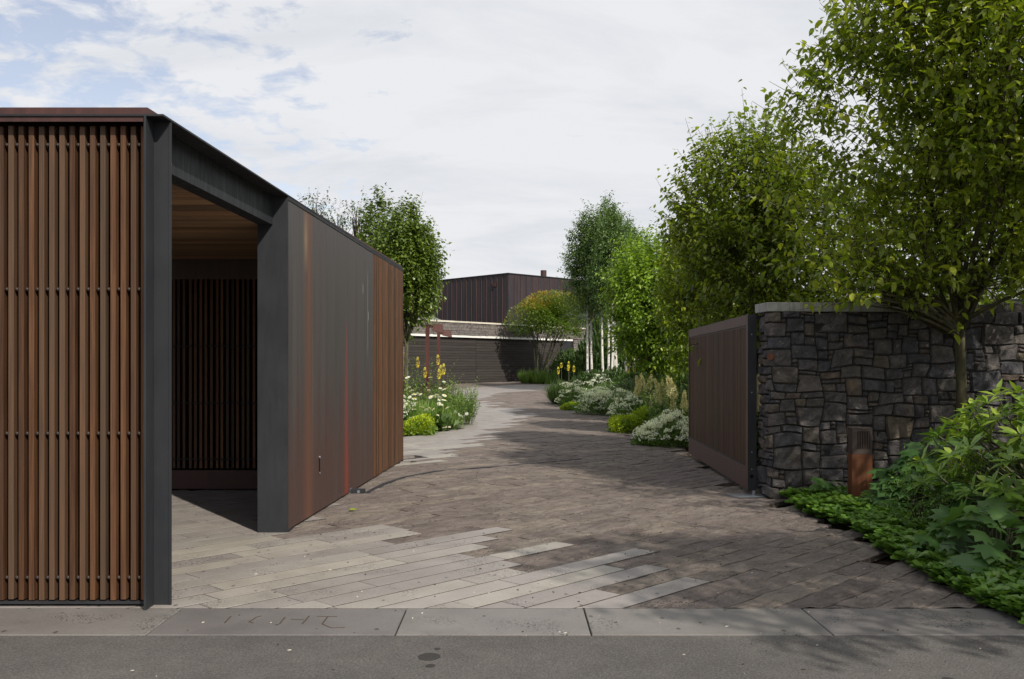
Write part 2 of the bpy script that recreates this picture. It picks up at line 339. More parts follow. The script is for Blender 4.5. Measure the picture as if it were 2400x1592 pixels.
# ------------------------------------------------------------------ mesh helpers
class MB:
    def __init__(s): s.v = []; s.f = []; s.t = None
    def poly(s, pts, faces):
        o = len(s.v); s.v += [tuple(p) for p in pts]; s.f += [tuple(i + o for i in f) for f in faces]; return s
    def box(s, a, b):
        x0, y0, z0 = a; x1, y1, z1 = b
        return s.poly([(x0, y0, z0), (x1, y0, z0), (x1, y1, z0), (x0, y1, z0), (x0, y0, z1), (x1, y0, z1), (x1, y1, z1), (x0, y1, z1)],
                      [(3, 2, 1, 0), (4, 5, 6, 7), (0, 1, 5, 4), (1, 2, 6, 5), (2, 3, 7, 6), (3, 0, 4, 7)])
    def bar(s, p, q, n, th, z0, z1):
        """upright slab from p to q on plan, growing th along the plan normal n"""
        p = Vector(p); q = Vector(q); n = Vector(n) * th
        pts = [(*a, z) for z in (z0, z1) for a in (p, q, q + n, p + n)]
        fs = [(3, 2, 1, 0), (4, 5, 6, 7), (0, 1, 5, 4), (1, 2, 6, 5), (2, 3, 7, 6), (3, 0, 4, 7)]
        cr_ = (q - p).x * n.y - (q - p).y * n.x
        if cr_ < 0: fs = [f[::-1] for f in fs]
        return s.poly(pts, fs)
    def prism(s, pts2, z0, z1):
        n = len(pts2); a = sum(pts2[i][0] * pts2[(i + 1) % n][1] - pts2[(i + 1) % n][0] * pts2[i][1] for i in range(n))
        if a < 0: pts2 = pts2[::-1]
        v = [(x, y, z0) for x, y in pts2] + [(x, y, z1) for x, y in pts2]
        return s.poly(v, [tuple(range(n))[::-1], tuple(range(n, 2 * n))] + [(i, (i + 1) % n, (i + 1) % n + n, i + n) for i in range(n)])
    def tube(s, pts, rad, sides=6, cap=True):
        pts = [Vector(p) for p in pts]; o = len(s.v); n = len(pts)
        for i, p in enumerate(pts):
            d = (pts[min(i + 1, n - 1)] - pts[max(i - 1, 0)]).normalized()
            a = d.cross(Vector((0, 1, .1) if abs(d.z) > .7 else (0, 0, 1))).normalized(); b = d.cross(a)
            r = rad[i] if hasattr(rad, '__len__') else rad
            for k in range(sides):
                t = 2 * math.pi * k / sides; s.v.append(tuple(p + (a * math.cos(t) + b * math.sin(t)) * r))
        for i in range(n - 1):
            for k in range(sides):
                k2 = (k + 1) % sides; s.f.append((o + i * sides + k, o + i * sides + k2, o + (i + 1) * sides + k2, o + (i + 1) * sides + k))
        if cap: s.f += [tuple(o + k for k in range(sides))[::-1], tuple(o + (n - 1) * sides + k for k in range(sides))]
        return s
    def add(s, o2):
        o = len(s.v); s.v += o2.v; s.f += [tuple(i + o for i in f) for f in o2.f]; return s
    def mesh(s, name, mat, smooth=False):
        me = bpy.data.meshes.new(name); me.from_pydata(s.v, [], s.f); me.materials.append(mat)
        if smooth: me.polygons.foreach_set('use_smooth', [True] * len(me.polygons))
        me.update(); return me
WPOS = {}
def thing(name, label, cat, loc=(0, 0, 0), group=None):
    o = bpy.data.objects.new(name, None); col.objects.link(o); o.location = loc; o.empty_display_size = .2
    o['label'] = label; o['category'] = cat
    if group: o['group'] = group
    WPOS[o.name] = Vector(loc); return o
def put(name, me, parent=None, wloc=(0, 0, 0), rot=None, scale=None, kind=None, label=None):
    """link one mesh object; wloc is in world space, parents are never turned or scaled"""
    o = bpy.data.objects.new(name, me); col.objects.link(o); w = Vector(wloc)
    if parent is not None: o.parent = parent; o.location = w - WPOS[parent.name]
    else: o.location = w
    if rot is not None: o.rotation_euler = rot
    if scale is not None: o.scale = scale
    WPOS[o.name] = w
    if kind: o['kind'] = kind
    if label: o['label'] = label
    return o
def struct(name, me, parent=None, wloc=(0, 0, 0)): return put(name, me, parent, wloc, kind='structure')
def copy_thing(root, loc, label, rz=0, sc_=1., group=None):
    c = root.copy(); col.objects.link(c); c.location = loc; c.rotation_euler = (0, 0, rz); c.scale = (sc_,) * 3 if not hasattr(sc_, '__len__') else sc_
    c['label'] = label
    if group: c['group'] = group
    for ch in root.children:
        d = ch.copy(); col.objects.link(d); d.parent = c
        for e in ch.children:
            h = e.copy(); col.objects.link(h); h.parent = d
    return c

# leaves: many small folded blades in one mesh, built with numpy
T_OVATE = (np.array([(0, 0, 0), (0, .38, -.03), (0, .74, -.05), (0, 1.08, -.16), (-.27, .26, .05), (-.25, .62, .03), (.27, .26, .05), (.25, .62, .03)], float),
           [(0, 1, 4), (4, 1, 2, 5), (5, 2, 3), (0, 6, 1), (6, 7, 2, 1), (7, 3, 2)])
T_SMALL = (np.array([(0, 0, 0), (-.26, .5, .04), (0, 1, -.06), (.26, .5, .04)], float), [(0, 2, 1), (0, 3, 2)])
T_LANCE = (np.array([(0, 0, 0), (0, .35, .02), (0, .7, -.02), (0, 1.0, -.10), (-.10, .25, .035), (-.135, .6, .02), (.10, .25, .035), (.135, .6, .02)], float),
           [(0, 1, 4), (4, 1, 2, 5), (5, 2, 3), (0, 6, 1), (6, 7, 2, 1), (7, 3, 2)])
T_OBOV = (np.array([(0, 0, 0), (0, .5, .06), (0, 1.0, -.02), (-.1, .3, .07), (-.27, .72, .06), (.1, .3, .07), (.27, .72, .06)], float),
          [(0, 1, 3), (3, 1, 2, 4), (0, 5, 1), (5, 6, 2, 1)])
_lv = [(0, 0)] + [(math.sin(a) * r, .42 + math.cos(a) * r * .62) for a, r in
       ((-2.75, .42), (-2.2, .62), (-1.95, .45), (-1.35, .78), (-1.0, .52), (-.62, .86), (-.38, .60), (0, 1.02), (.38, .60), (.62, .86), (1.0, .52), (1.35, .78), (1.95, .45), (2.2, .62), (2.75, .42))]
T_LOBED = (np.array([(x, y, -.10 * (x * x * 2 + max(0, y - .5) ** 2 * 1.6) + (.025 if i % 2 else -.03)) for i, (x, y) in enumerate(_lv)] + [(0, .45, .03)], float),
           [(16, i + 1, i) for i in range(0, 15)] + [(16, 0, 15)])
T_BLADE = (np.array([(-.018, 0, 0), (.018, 0, 0), (-.02, .4, .07), (.02, .4, .07), (-.013, .75, .06), (.013, .75, .06), (0, 1, -.04)], float),
           [(0, 1, 3, 2), (2, 3, 5, 4), (4, 5, 6)])
def unit(a): return a / np.maximum(np.linalg.norm(a, axis=-1, keepdims=True), 1e-9)
def leaf_mesh(name, tmpl, pos, dirs, nors, size, mat, tint=None, smooth=False):
    V, Fc = tmpl; N = len(pos); K = len(V)
    y = unit(np.asarray(dirs, float)); x = unit(np.cross(y, nors)); z = np.cross(x, y)
    size = np.asarray(size, float).reshape(N, 1, 1)
    P = (V[None, :, 0:1] * x[:, None, :] + V[None, :, 1:2] * y[:, None, :] + V[None, :, 2:3] * z[:, None, :]) * size + np.asarray(pos)[:, None, :]
    me = bpy.data.meshes.new(name); me.vertices.add(N * K); me.vertices.foreach_set('co', P.reshape(-1))
    lens = np.array([len(f) for f in Fc]); flat = np.concatenate([np.array(f) for f in Fc])
    loops = (flat[None, :] + (np.arange(N) * K)[:, None]).reshape(-1)
    me.loops.add(len(loops)); me.loops.foreach_set('vertex_index', loops)
    ll = np.tile(lens, N); st = np.concatenate(([0], np.cumsum(ll)[:-1]))
    me.polygons.add(len(ll)); me.polygons.foreach_set('loop_start', st)
    try: me.polygons.foreach_set('loop_total', ll)
    except Exception: pass
    if smooth: me.polygons.foreach_set('use_smooth', [True] * len(ll))
    if tint is None: tint = RNG.random(N)
    a = me.attributes.new('tint', 'FLOAT', 'POINT'); a.data.foreach_set('value', np.repeat(np.clip(tint, 0, 1), K))
    me.materials.append(mat); me.update(calc_edges=True); return me
def seen(p):
    if p[1] < 1: return None
    x = HX + p[0] / p[1] * F; y = HY + (EYE - p[2]) / p[1] * F
    return (x, y) if -20 < x < 2420 and -20 < y < 1600 else None
def leaves_as_parts(parent, tmpl, pos, dirs, nors, size, mat, tint, n_parts, rest_name='foliage', score=None):
    """the n_parts blades that show largest become parts named leaf, all others one part of kind stuff"""
    sv = np.array([(s_ / p[1] if seen(p) else 0) for p, s_ in zip(pos, size)])
    if score is not None: sv = sv * score
    order = np.argsort(-sv); top = [i for i in order[:n_parts] if sv[i] > 0]; rest = np.setdiff1d(np.arange(len(pos)), top)
    protos = [leaf_mesh('leaf', tmpl, [(0, 0, 0)], [(0, 1, 0)], [(0, 0, 1)], [1.], mat, [t]) for t in (.15, .35, .5, .65, .85)]
    y = unit(np.asarray(dirs, float)); x = unit(np.cross(y, nors)); z = np.cross(x, y)
    for i in top:
        o = bpy.data.objects.new('leaf', protos[min(4, int(tint[i] * 5))]); col.objects.link(o); o.parent = parent
        m3 = Matrix((x[i], y[i], z[i])).transposed(); loc = Vector(pos[i]) - WPOS[parent.name]
        o.matrix_basis = Matrix.LocRotScale(loc, m3.to_quaternion(), Vector((size[i],) * 3))
    if len(rest):
        put(rest_name, leaf_mesh(rest_name, tmpl, pos[rest], dirs[rest], nors[rest], size[rest], mat, tint[rest]), parent, kind='stuff')

# ------------------------------------------------------------------ ground, road, kerb, drive
def sheet(xs, ys, zf):
    m = MB(); nx = len(xs); pts = [(x, y, zf(x, y)) for y in ys for x in xs]
    return m.poly(pts, [(j * nx + i, j * nx + i + 1, (j + 1) * nx + i + 1, (j + 1) * nx + i) for j in range(len(ys) - 1) for i in range(nx - 1)])
ys = [-60, -8, 5.9] + [6.5 + k * 1.5 for k in range(32)] + [60, 80, 200, 900, 2500]
struct('ground', sheet([-1500, -60, -12, -6, -3, 0, 3, 6, 12, 60, 1500], ys, lambda x, y: g(y) - .06).mesh('ground', SOIL))
struct('road', sheet([-80, -6, -3, 0, 3, 6, 80], [-14, -4, 0, 2, 4, 5.238], lambda x, y: -.002).mesh('road', ASPHALT))
struct('road_joint', MB().box((-80, 5.2385, -.05), (80, 5.254, -.012)).mesh('road_joint', BLACK))
kx = [-7.5, -6.2, -4.9, -3.55, -2.05, -.655, .445, 1.80, 3.02]
kerb = thing('kerb', 'flush grey bluestone kerb flags between the asphalt and the paved drive', 'kerb', (0, 5.5, 0)); kerb['kind'] = 'structure'; del kerb['category']
for a, b in zip(kx[:-1], kx[1:]):
    m = MB(); c = .004
    m.box((a + .004, 5.256, -.06), (b - .004, 5.828, -.004))
    m.poly([(a + .004, 5.256, -.004), (b - .004, 5.256, -.004), (b - .004, 5.828, -.004), (a + .004, 5.828, -.004),
            (a + .008, 5.262, 0), (b - .008, 5.262, 0), (b - .008, 5.824, 0), (a + .008, 5.824, 0)], [(4, 5, 6, 7), (0, 1, 5, 4), (1, 2, 6, 5), (2, 3, 7, 6), (3, 0, 4, 7)])
    put('flag', m.mesh('flag', KERB), kerb)
# letters scratched into the second flag
def kp(px, py):
    v = (py - HY) / F; Y = EYE / v; return Vector(((px - HX) / F * Y, Y))
m = MB()
def groove(a, b, w=.0045):
    p, q = kp(*a), kp(*b); d = (q - p).normalized(); n_ = Vector((-d.y, d.x)) * w
    m.prism([(p + n_)[:], (q + n_)[:], (q - n_)[:], (p - n_)[:]], -.003, .0015)
groove((541, 1445), (526, 1461)); groove((601, 1447), (584, 1458)); groove((584, 1458), (594, 1461)); groove((601, 1447), (612, 1444))
groove((668, 1447), (655, 1463)); groove((725, 1444), (708, 1463)); groove((682, 1452), (712, 1453))
groove((743, 1445), (790, 1446)); groove((768, 1446), (755, 1463)); groove((755, 1463), (776, 1472), .004); groove((776, 1472), (808, 1471), .004)
put('carving', m.mesh('carving', CARVE), kerb)

TH = R(46); A = Vector((math.cos(TH), math.sin(TH))); B = Vector((-math.sin(TH), math.cos(TH)))
def PX(x, y): return ground_at(x * 1.0152, y * 1.0152).xy
drive_poly = [Vector((-6.2, 5.84)), Vector((-6.2, 11.6)), Vector((-2.2, 11.6)), Vector((-1.9, 15.3)), Vector((-3.6, 15.6)), Vector((-3.6, 19.6))]
drive_poly += [PX(*p) for p in ((930, 1012), (1000, 1003), (1050, 975), (1062, 950), (1072, 930), (1060, 900), (1040, 886), (930, 884))]
drive_poly += [Vector((3.0, 52.)), PX(1290, 884), PX(1283, 897), PX(1300, 915), PX(1370, 940), PX(1425, 957), PX(1430, 985), PX(1500, 1015), PX(1590, 1045), Vector((3.02, 15.9)),
               Vector((3.1, 10.9)), Vector((3.0, 10.55)), Vector((3.2, 10.3)), Vector((3.08, 9.6)), Vector((3.22, 8.9)), Vector((3.22, 8.2)), Vector((3.12, 7.5)), Vector((3.08, 6.8)), Vector((3.02, 6.2)), Vector((3.1, 5.84))]
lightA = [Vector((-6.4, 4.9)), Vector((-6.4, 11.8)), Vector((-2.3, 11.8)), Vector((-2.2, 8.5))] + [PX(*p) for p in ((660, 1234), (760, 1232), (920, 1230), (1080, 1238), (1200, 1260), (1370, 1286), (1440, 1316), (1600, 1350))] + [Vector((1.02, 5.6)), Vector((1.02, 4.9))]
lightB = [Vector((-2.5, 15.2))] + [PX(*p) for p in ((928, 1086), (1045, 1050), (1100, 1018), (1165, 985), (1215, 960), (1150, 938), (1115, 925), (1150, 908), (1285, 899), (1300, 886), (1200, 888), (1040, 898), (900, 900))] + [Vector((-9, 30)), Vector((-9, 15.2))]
def inside(p, poly):
    c = False; n = len(poly)
    for i in range(n):
        a, b = poly[i], poly[i - 1]
        if (a.y > p.y) != (b.y > p.y) and p.x < (b.x - a.x) * (p.y - a.y) / (b.y - a.y) + a.x: c = not c
    return c
def clip_front(poly, y0):
    o = []
    for i in range(len(poly)):
        a, b = poly[i - 1], poly[i]
        if (a.y >= y0) != (b.y >= y0): t = (y0 - a.y) / (b.y - a.y); o.append(a + (b - a) * t)
        if b.y >= y0: o.append(b)
    return o
ROW = .222; planks = []
for r in range(-40, 260):
    b0 = r * ROW; pr = random.Random(r * 7 + 3); a0 = -12 + pr.random() * 1.3
    while a0 < 48:
        ln = pr.choice((.55, .75, .9, 1.1, 1.25, 1.5, 1.7)) * (.9 + .2 * pr.random()); a1 = a0 + ln
        c = A * (a0 + ln / 2) + B * (b0 + ROW / 2)
        if 5.2 < c.y < 53 and -7 < c.x < 5 and (inside(c, drive_poly) or (c.y < 6.3 and inside(Vector((c.x, 6.35)), drive_poly))):
            planks.append((c.y, a0, a1, b0, c))
        a0 = a1
planks.sort(key=lambda t: (not (seen((t[4].x, max(t[4].y, 5.9), 0)) and not (t[4].x < -2.4 and t[0] > 8.8) and not (-2.4 < t[4].x < -2.0 and 8.5 < t[0] < 14)), t[0]))
drive = thing('drive', '', '', (0, 6, 0)); drive['kind'] = 'structure'; del drive['category']; del drive['label']
NPL = 300; far_l, far_r, fill = MB(), MB(), MB(); rp = random.Random(5)
for i, (cy, a0, a1, b0, c) in enumerate(planks):
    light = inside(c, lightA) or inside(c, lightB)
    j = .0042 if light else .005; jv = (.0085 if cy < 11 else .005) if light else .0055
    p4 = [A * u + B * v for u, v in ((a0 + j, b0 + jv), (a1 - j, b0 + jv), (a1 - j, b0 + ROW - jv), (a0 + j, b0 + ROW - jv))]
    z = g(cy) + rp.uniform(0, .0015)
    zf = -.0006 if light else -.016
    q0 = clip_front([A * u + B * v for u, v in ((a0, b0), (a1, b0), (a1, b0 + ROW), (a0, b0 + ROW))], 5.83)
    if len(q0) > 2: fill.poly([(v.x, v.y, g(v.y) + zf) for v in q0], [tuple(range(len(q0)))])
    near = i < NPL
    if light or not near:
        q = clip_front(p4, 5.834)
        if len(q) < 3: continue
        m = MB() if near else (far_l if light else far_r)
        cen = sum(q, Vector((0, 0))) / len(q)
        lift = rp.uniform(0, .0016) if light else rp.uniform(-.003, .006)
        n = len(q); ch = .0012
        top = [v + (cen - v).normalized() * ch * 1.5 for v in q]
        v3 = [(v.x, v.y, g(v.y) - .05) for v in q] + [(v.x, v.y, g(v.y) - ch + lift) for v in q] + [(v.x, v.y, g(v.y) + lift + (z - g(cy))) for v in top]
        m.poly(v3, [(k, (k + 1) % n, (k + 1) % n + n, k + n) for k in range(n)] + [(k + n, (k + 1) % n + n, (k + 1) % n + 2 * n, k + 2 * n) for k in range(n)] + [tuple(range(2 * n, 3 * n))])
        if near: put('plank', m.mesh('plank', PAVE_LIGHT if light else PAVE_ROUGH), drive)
    else:
        nu, nv = max(4, int((a1 - a0) / .11)), 4; ln = a1 - a0
        bm = bmesh.new(); grid = []
        for iv in range(nv + 1):
            for iu in range(nu + 1):
                u = j + (ln - 2 * j) * iu / nu; v = jv + (ROW - 2 * jv) * iv / nv
                p = A * (a0 + u) + B * (b0 + v)
                e = iu in (0, nu) or iv in (0, nv)
                h = mnoise.noise(Vector(((a0 + u) * 5, (b0 + v) * 9, i * .37))) * .017 + mnoise.noise(Vector((p.x * 16, p.y * 16, 2))) * .006
                grid.append(bm.verts.new((p.x, p.y, z + h * (.55 if e else 1) - (.005 if e else 0) + .001)))
        W = nu + 1
        for iv in range(nv):
            for iu in range(nu): bm.faces.new((grid[iv * W + iu], grid[iv * W + iu + 1], grid[(iv + 1) * W + iu + 1], grid[(iv + 1) * W + iu]))
        ring = [grid[k] for k in range(W)] + [grid[k * W + nu] for k in range(1, nv + 1)] + [grid[nv * W + k] for k in range(nu - 1, -1, -1)] + [grid[k * W] for k in range(nv - 1, 0, -1)]
        low = [bm.verts.new((v.co.x, v.co.y, z - .05)) for v in ring]
        for k in range(len(ring)): k2 = (k + 1) % len(ring); bm.faces.new((low[k], low[k2], ring[k2], ring[k]))
        if min(p.y for p in p4) < 5.84:
            bmesh.ops.bisect_plane(bm, geom=bm.verts[:] + bm.edges[:] + bm.faces[:], plane_co=(0, 5.834, 0), plane_no=(0, -1, 0), clear_outer=True)
        if len(bm.faces):
            me = bpy.data.meshes.new('plank'); bm.to_mesh(me); me.materials.append(PAVE_ROUGH); put('plank', me, drive)
        bm.free()
JD = Mat('dirt_in_joints', .95, .1); JD.color(JD.ramp(JD.noise(14, 4, .7), (.35, (.03, .025, .02)), (.7, (.10, .085, .07))))
put('joint_dirt', fill.mesh('joint_dirt', JD.m), drive, kind='stuff')
put('sawn_paving', far_l.mesh('sawn_paving', PAVE_LIGHT), drive, kind='stuff')
put('split_face_paving', far_r.mesh('split_face_paving', PAVE_ROUGH), drive, kind='stuff')
# pale grout lines that show in some joints
m = MB()
for r in range(-4, 4):
    for k in range(2):
        rr = random.Random(r * 5 + k); a0 = 3.6 + rr.random() * 3.2 + (0 if r > 0 else .6); ln = rr.uniform(.25, .7); b = r * ROW
        n_ = 7
        for q in range(n_):
            u0, u1 = a0 + ln * q / n_, a0 + ln * (q + 1) / n_; w = .003 + .004 * rr.random()
            p, p2 = A * u0 + B * (b - w), A * u1 + B * (b + w)
            if min(p.y, p2.y) < 5.87 or rr.random() < .12: continue
            pts = [A * u0 + B * (b - w), A * u1 + B * (b - w), A * u1 + B * (b + w), A * u0 + B * (b + w)]
            m.prism([v[:] for v in pts], -.01, .0085)
put('grout', m.mesh('grout', WHITEBIT), drive, kind='stuff')
# scattered grit, petals and wood chips
m1, m2 = MB(), MB()
for k in range(340):
    rr = random.Random(k); Y = rr.uniform(4.4, 17) if k % 3 else rr.uniform(4.4, 9); X = rr.uniform(-2, 3) * (1 if Y > 6 else 1.2)
    if Y > 8.4 and X < -1.75: continue
    s = rr.uniform(.0015, .0042) * (1 + .03 * Y); a = rr.random() * 3.1; z = (.001 if Y < 5.83 and Y > 5.26 else (-.001 if Y < 5.25 else g(Y) + .004)); l_ = s * rr.uniform(1, 3)
    d = Vector((math.cos(a), math.sin(a))); e = Vector((-d.y, d.x)); c = Vector((X, Y))
    (m1 if rr.random() < .3 else m2).prism([(c + d * l_)[:], (c + e * s)[:], (c - d * l_)[:], (c - e * s)[:]], z - .002, z + s * .6)
put('fallen_petals', m1.mesh('fallen_petals', WHITEBIT), kind='stuff')
put('grit', m2.mesh('grit', BARK_DARK), kind='stuff')
# quadrant track of the swing gate
HINGE = Vector((2.95, 11.05)); RAD = 4.72; m = MB()
p0 = ground_at(858, 1157); tr = [kp(858, 1157), kp(900, 1135), kp(948, 1119), kp(1019, 1105.5), kp(1102, 1099), kp(1180, 1093), kp(1270, 1085), kp(1360, 1076)]
for w0, w1, mt in ((-.028, .028, None),):
    for a_, b_ in zip(tr[:-1], tr[1:]):
        d = (b_ - a_).normalized(); n_ = Vector((-d.y, d.x))
        m.prism([(a_ + n_ * w0)[:], (b_ + n_ * w0)[:], (b_ + n_ * w1)[:], (a_ + n_ * w1)[:]], -.03, .009)
tk = put('gate_track', m.mesh('gate_track', STEEL), wloc=(0, 0, 0)); tk['label'] = 'curved flush steel wheel track set in the rough brown paving'; tk['category'] = 'gate track'

# ------------------------------------------------------------------ gatehouse on the left
def sx(Y): return -2.148 + .0459 * (Y - 5.91)          # plan line of its right-hand wall
GH = thing('gatehouse', 'low flat-roofed gatehouse of timber battens and dark metal at the left of the drive', 'gatehouse', (-3, 6, 0))
TOP = 3.045
SD = Vector((.0459, 1)).normalized(); SN = Vector((SD.y, -SD.x))        # along the wall, and out of it to the right
# roof: steel edge plate, rust upstand, deck
FR = [(-7.6, 5.78), (sx(5.78) + .006, 5.78), (sx(14.93) + .006, 14.93), (-7.6, 14.93)]
put('edge_plate', MB().prism(FR, TOP, TOP + .012).mesh('edge_plate', STEEL_BLACK), GH)
UP = [(-7.6, 5.80), (sx(5.8) - .10, 5.80), (sx(14.9) - .012, 14.9), (-7.6, 14.9)]
put('roof', MB().prism(UP, TOP + .012, TOP + .058).mesh('roof', RUST_FASCIA), GH)
m = MB(); m.poly([(sx(5.8) - .10, 5.80, TOP + .058), (sx(5.8) - .1, 5.80, TOP + .012), (sx(5.78) + .004, 5.785, TOP + .012), (sx(6.6), 6.6, TOP + .03), (sx(6.6) - .07, 6.6, TOP + .058)], [(0, 1, 2, 3, 4)])
put('roof_capping', MB().bar((sx(5.82) - .085, 5.82), (sx(14.9) - .0, 14.9), (1, 0), .004, TOP + .0125, TOP + .03).mesh('roof_capping', STEEL), GH)
put('under_fascia', MB().box((-7.6, 5.79, TOP - .032), (-2.275, 5.80, TOP)).mesh('under_fascia', RUST_FASCIA), GH)
# corner column: left flange plate, web, right flange edge
m = MB(); xl = -2.268
m.box((xl, 5.78, 0), (xl + .014, 5.91, TOP))
m.box((xl + .014, 5.91, 0), (sx(5.91) - .0, 5.924, TOP))
m.box((sx(5.91) - .012, 5.905, 0), (sx(5.91) + .001, 5.9235, TOP - .001))
put('column', m.mesh('column', STEEL), GH)
# header: web recessed behind the edge plate
m = MB(); p, q = Vector((sx(5.92) - .135, 5.93)), Vector((sx(8.49) - .135, 8.489))
m.bar(p, q, (-SN.x, -SN.y), .012, 2.80, TOP); m.bar(p, q, (-SN.x, -SN.y), .13, 2.785, 2.80)
put('header', m.mesh('header', STEEL), GH)
# far jamb plate
m = MB(); m.box((sx(8.49) - .272, 8.49, 0), (sx(8.49), 8.504, TOP)); m.bar((sx(8.504) - .014, 8.504), (sx(8.66) - .014, 8.66), (1, 0), .012, 0, TOP)
m.bar((sx(8.504) - .272, 8.504), (sx(8.9) - .272, 8.9), (1, 0), .012, 0, 2.8)
put('column', m.mesh('column', STEEL), GH)
# metal cladding panels
py = [8.52, 8.90, 9.41, 9.93, 10.43, 10.94, 11.43, 11.96, 12.53]
for a, b in zip(py[:-1], py[1:]):
    a2, b2 = a + .004, b - .004; m = MB()
    p, q = Vector((sx(a2) - .013, a2)), Vector((sx(b2) - .013, b2))
    m.bar(p, q, SN, .011, .025, TOP - .035)
    put('panel', m.mesh('panel', CLAD), GH)
m = MB(); m.bar((sx(8.5) - .014, 8.53), (sx(14.88) - .014, 14.86), (-SN.x, -SN.y), .1, .03, TOP - .001); put('wall', m.mesh('wall', BLACK), GH)
m = MB(); m.bar((sx(8.5) - .01, 8.51), (sx(14.9) - .01, 14.9), (SN.x, SN.y), .014, TOP - .032, TOP - .001); put('top_flashing', m.mesh('top_flashing', STEEL), GH)
m = MB(); m.bar((sx(14.87) - .12, 14.885), (sx(14.87) + .012, 14.885), (0, 1), .014, 0, TOP); put('end_plate', m.mesh('end_plate', STEEL_BLACK), GH)
# battens: one slat mesh each, shared
def slat_mesh(name, w, d, h, mat, z0=0.):
    c = .003; pts = [(-w / 2 + c, -d / 2), (w / 2 - c, -d / 2), (w / 2, -d / 2 + c), (w / 2, d / 2), (-w / 2, d / 2), (-w / 2, -d / 2 + c)]
    return MB().prism(pts, z0, z0 + h).mesh(name, mat)
sl = slat_mesh('slat', .0335, .066, 2.955, WOOD)
x = -2.300
while x > -5.4:
    put('slat', sl, GH, (x, 5.89, .047 + random.uniform(-.004, .004))); x -= .0637
put('backing', MB().box((-5.5, 5.955, .0), (-2.275, 5.985, TOP - .002)).mesh('backing', Mat('backing_board', .9, .1).color((.03, .016, .009)).m), GH)
rod = MB().tube([(-5.45, 5.905, 0), (-2.256, 5.905, 0)], .0045, 6).mesh('rod', STEEL_BLACK)
SPM = make_rust('spacer_steel', (.022, .016, .014), (.03, .022, .018), (.045, .032, .028)).m
bm = bmesh.new(); bmesh.ops.create_uvsphere(bm, u_segments=8, v_segments=6, radius=.0125); spm = bpy.data.meshes.new('spacer'); bm.to_mesh(spm); bm.free(); spm.materials.append(SPM); spm.polygons.foreach_set('use_smooth', [True] * len(spm.polygons))
for z in (2.888, 1.985, 1.083, .182):
    put('rod', rod, GH, (0, 0, z)); x = -2.300 - .0637 / 2
    while x > -3.6: put('spacer', spm, GH, (x, 5.874, z)); x -= .0637
    put('spacer', spm, GH, (-2.272, 5.872, z))
put('base_rail', MB().box((-5.45, 5.865, .018), (-2.275, 5.95, .036)).mesh('base_rail', STEEL_BLACK), GH)
# the battened end of the side wall
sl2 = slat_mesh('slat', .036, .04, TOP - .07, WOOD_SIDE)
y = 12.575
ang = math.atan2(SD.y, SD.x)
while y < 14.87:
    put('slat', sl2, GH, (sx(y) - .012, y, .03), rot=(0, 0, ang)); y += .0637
# inside: back screen with battens, rusty kickboard, timber ceiling, end walls
put('back_wall', MB().box((-6.4, 11.47, 0), (-2.0, 11.52, 2.8)).mesh('back_wall', BLACK), GH)
slb = slat_mesh('slat', .034, .05, 2.32, WOOD_SIDE)
x = -2.05
while x > -5.0:
    put('slat', slb, GH, (x + random.uniform(-.004, .004), 11.41 + random.uniform(-.006, .006), .27)); x -= .0637 if random.random() < .8 else .08
put('kickboard', MB().box((-6.3, 11.385, .02), (-2.03, 11.395, .245)).mesh('kickboard', RUST_FASCIA), GH)
put('head_board', MB().box((-6.3, 11.375, 2.56), (-2.03, 11.385, 2.797)).mesh('head_board', RUST), GH)
for z in (1.75, 1.06, .38): put('rod', MB().tube([(-5.4, 11.375, z), (-2.04, 11.375, z)], .008, 6).mesh('rod', STEEL_BLACK), GH)
bd = None
y = 6.02
while y < 11.36:
    w = .108; x1 = sx(y) - .15 if y < 8.4 else sx(y) - .13
    put('ceiling_board', MB().box((-6.4, y + .002, 2.801), (x1, y + w - .002, 2.82)).mesh('ceiling_board', WOOD_CEIL), GH); y += w
put('side_wall', MB().box((-6.5, 11.53, 0), (-6.42, 14.9, TOP - .002)).mesh('side_wall', BLACK), GH)
put('rear_wall', MB().box((-6.4, 14.8, 0), (-1.9, 14.86, TOP - .002)).mesh('rear_wall', BLACK), GH)
put('roof_lining', MB().box((-6.4, 6.0, 2.83), (-2.42, 11.46, 2.85)).mesh('roof_lining', BLACK), GH)
# slot handle and its bolts
m = MB(); ys_ = 9.60 + 0; hp = at(749, 1070, 1)
Yh = 2.419 / (.0459 - (749 - 1200) / 2200)
m.bar((sx(Yh - .02), Yh - .018), (sx(Yh + .02), Yh + .018), SN, .002, EYE - (1110 - 860) / F * Yh, EYE - (1071 - 860) / F * Yh)
put('slot', m.mesh('slot', BLACK), GH)
m = MB()
for pyy in (1072, 1109):
    z = EYE - (pyy - 860) / F * Yh; m.tube([(sx(Yh) - .002, Yh, z), (sx(Yh) + .008, Yh, z)], .014, 8)
put('slot_bolts', m.mesh('slot_bolts', GALV), GH)
# stop block for the gate
sb = kp(838, 1157); ST = thing('gate_stop', 'small steel stop block on the paving against the gatehouse wall', 'gate stop', (sb.x, sb.y, 0))
put('body', MB().box((sb.x - .075, sb.y - .05, .0), (sb.x + .085, sb.y + .05, .055)).mesh('body', STEEL), ST)
put('bracket', MB().box((sb.x - .11, sb.y - .035, .0), (sb.x - .0755, sb.y + .06, .062)).mesh('bracket', GALV), ST)
put('bolt', MB().tube([(sb.x + .02, sb.y - .062, .03), (sb.x + .02, sb.y - .0505, .03)], .018, 8).mesh('bolt', GALV), ST)

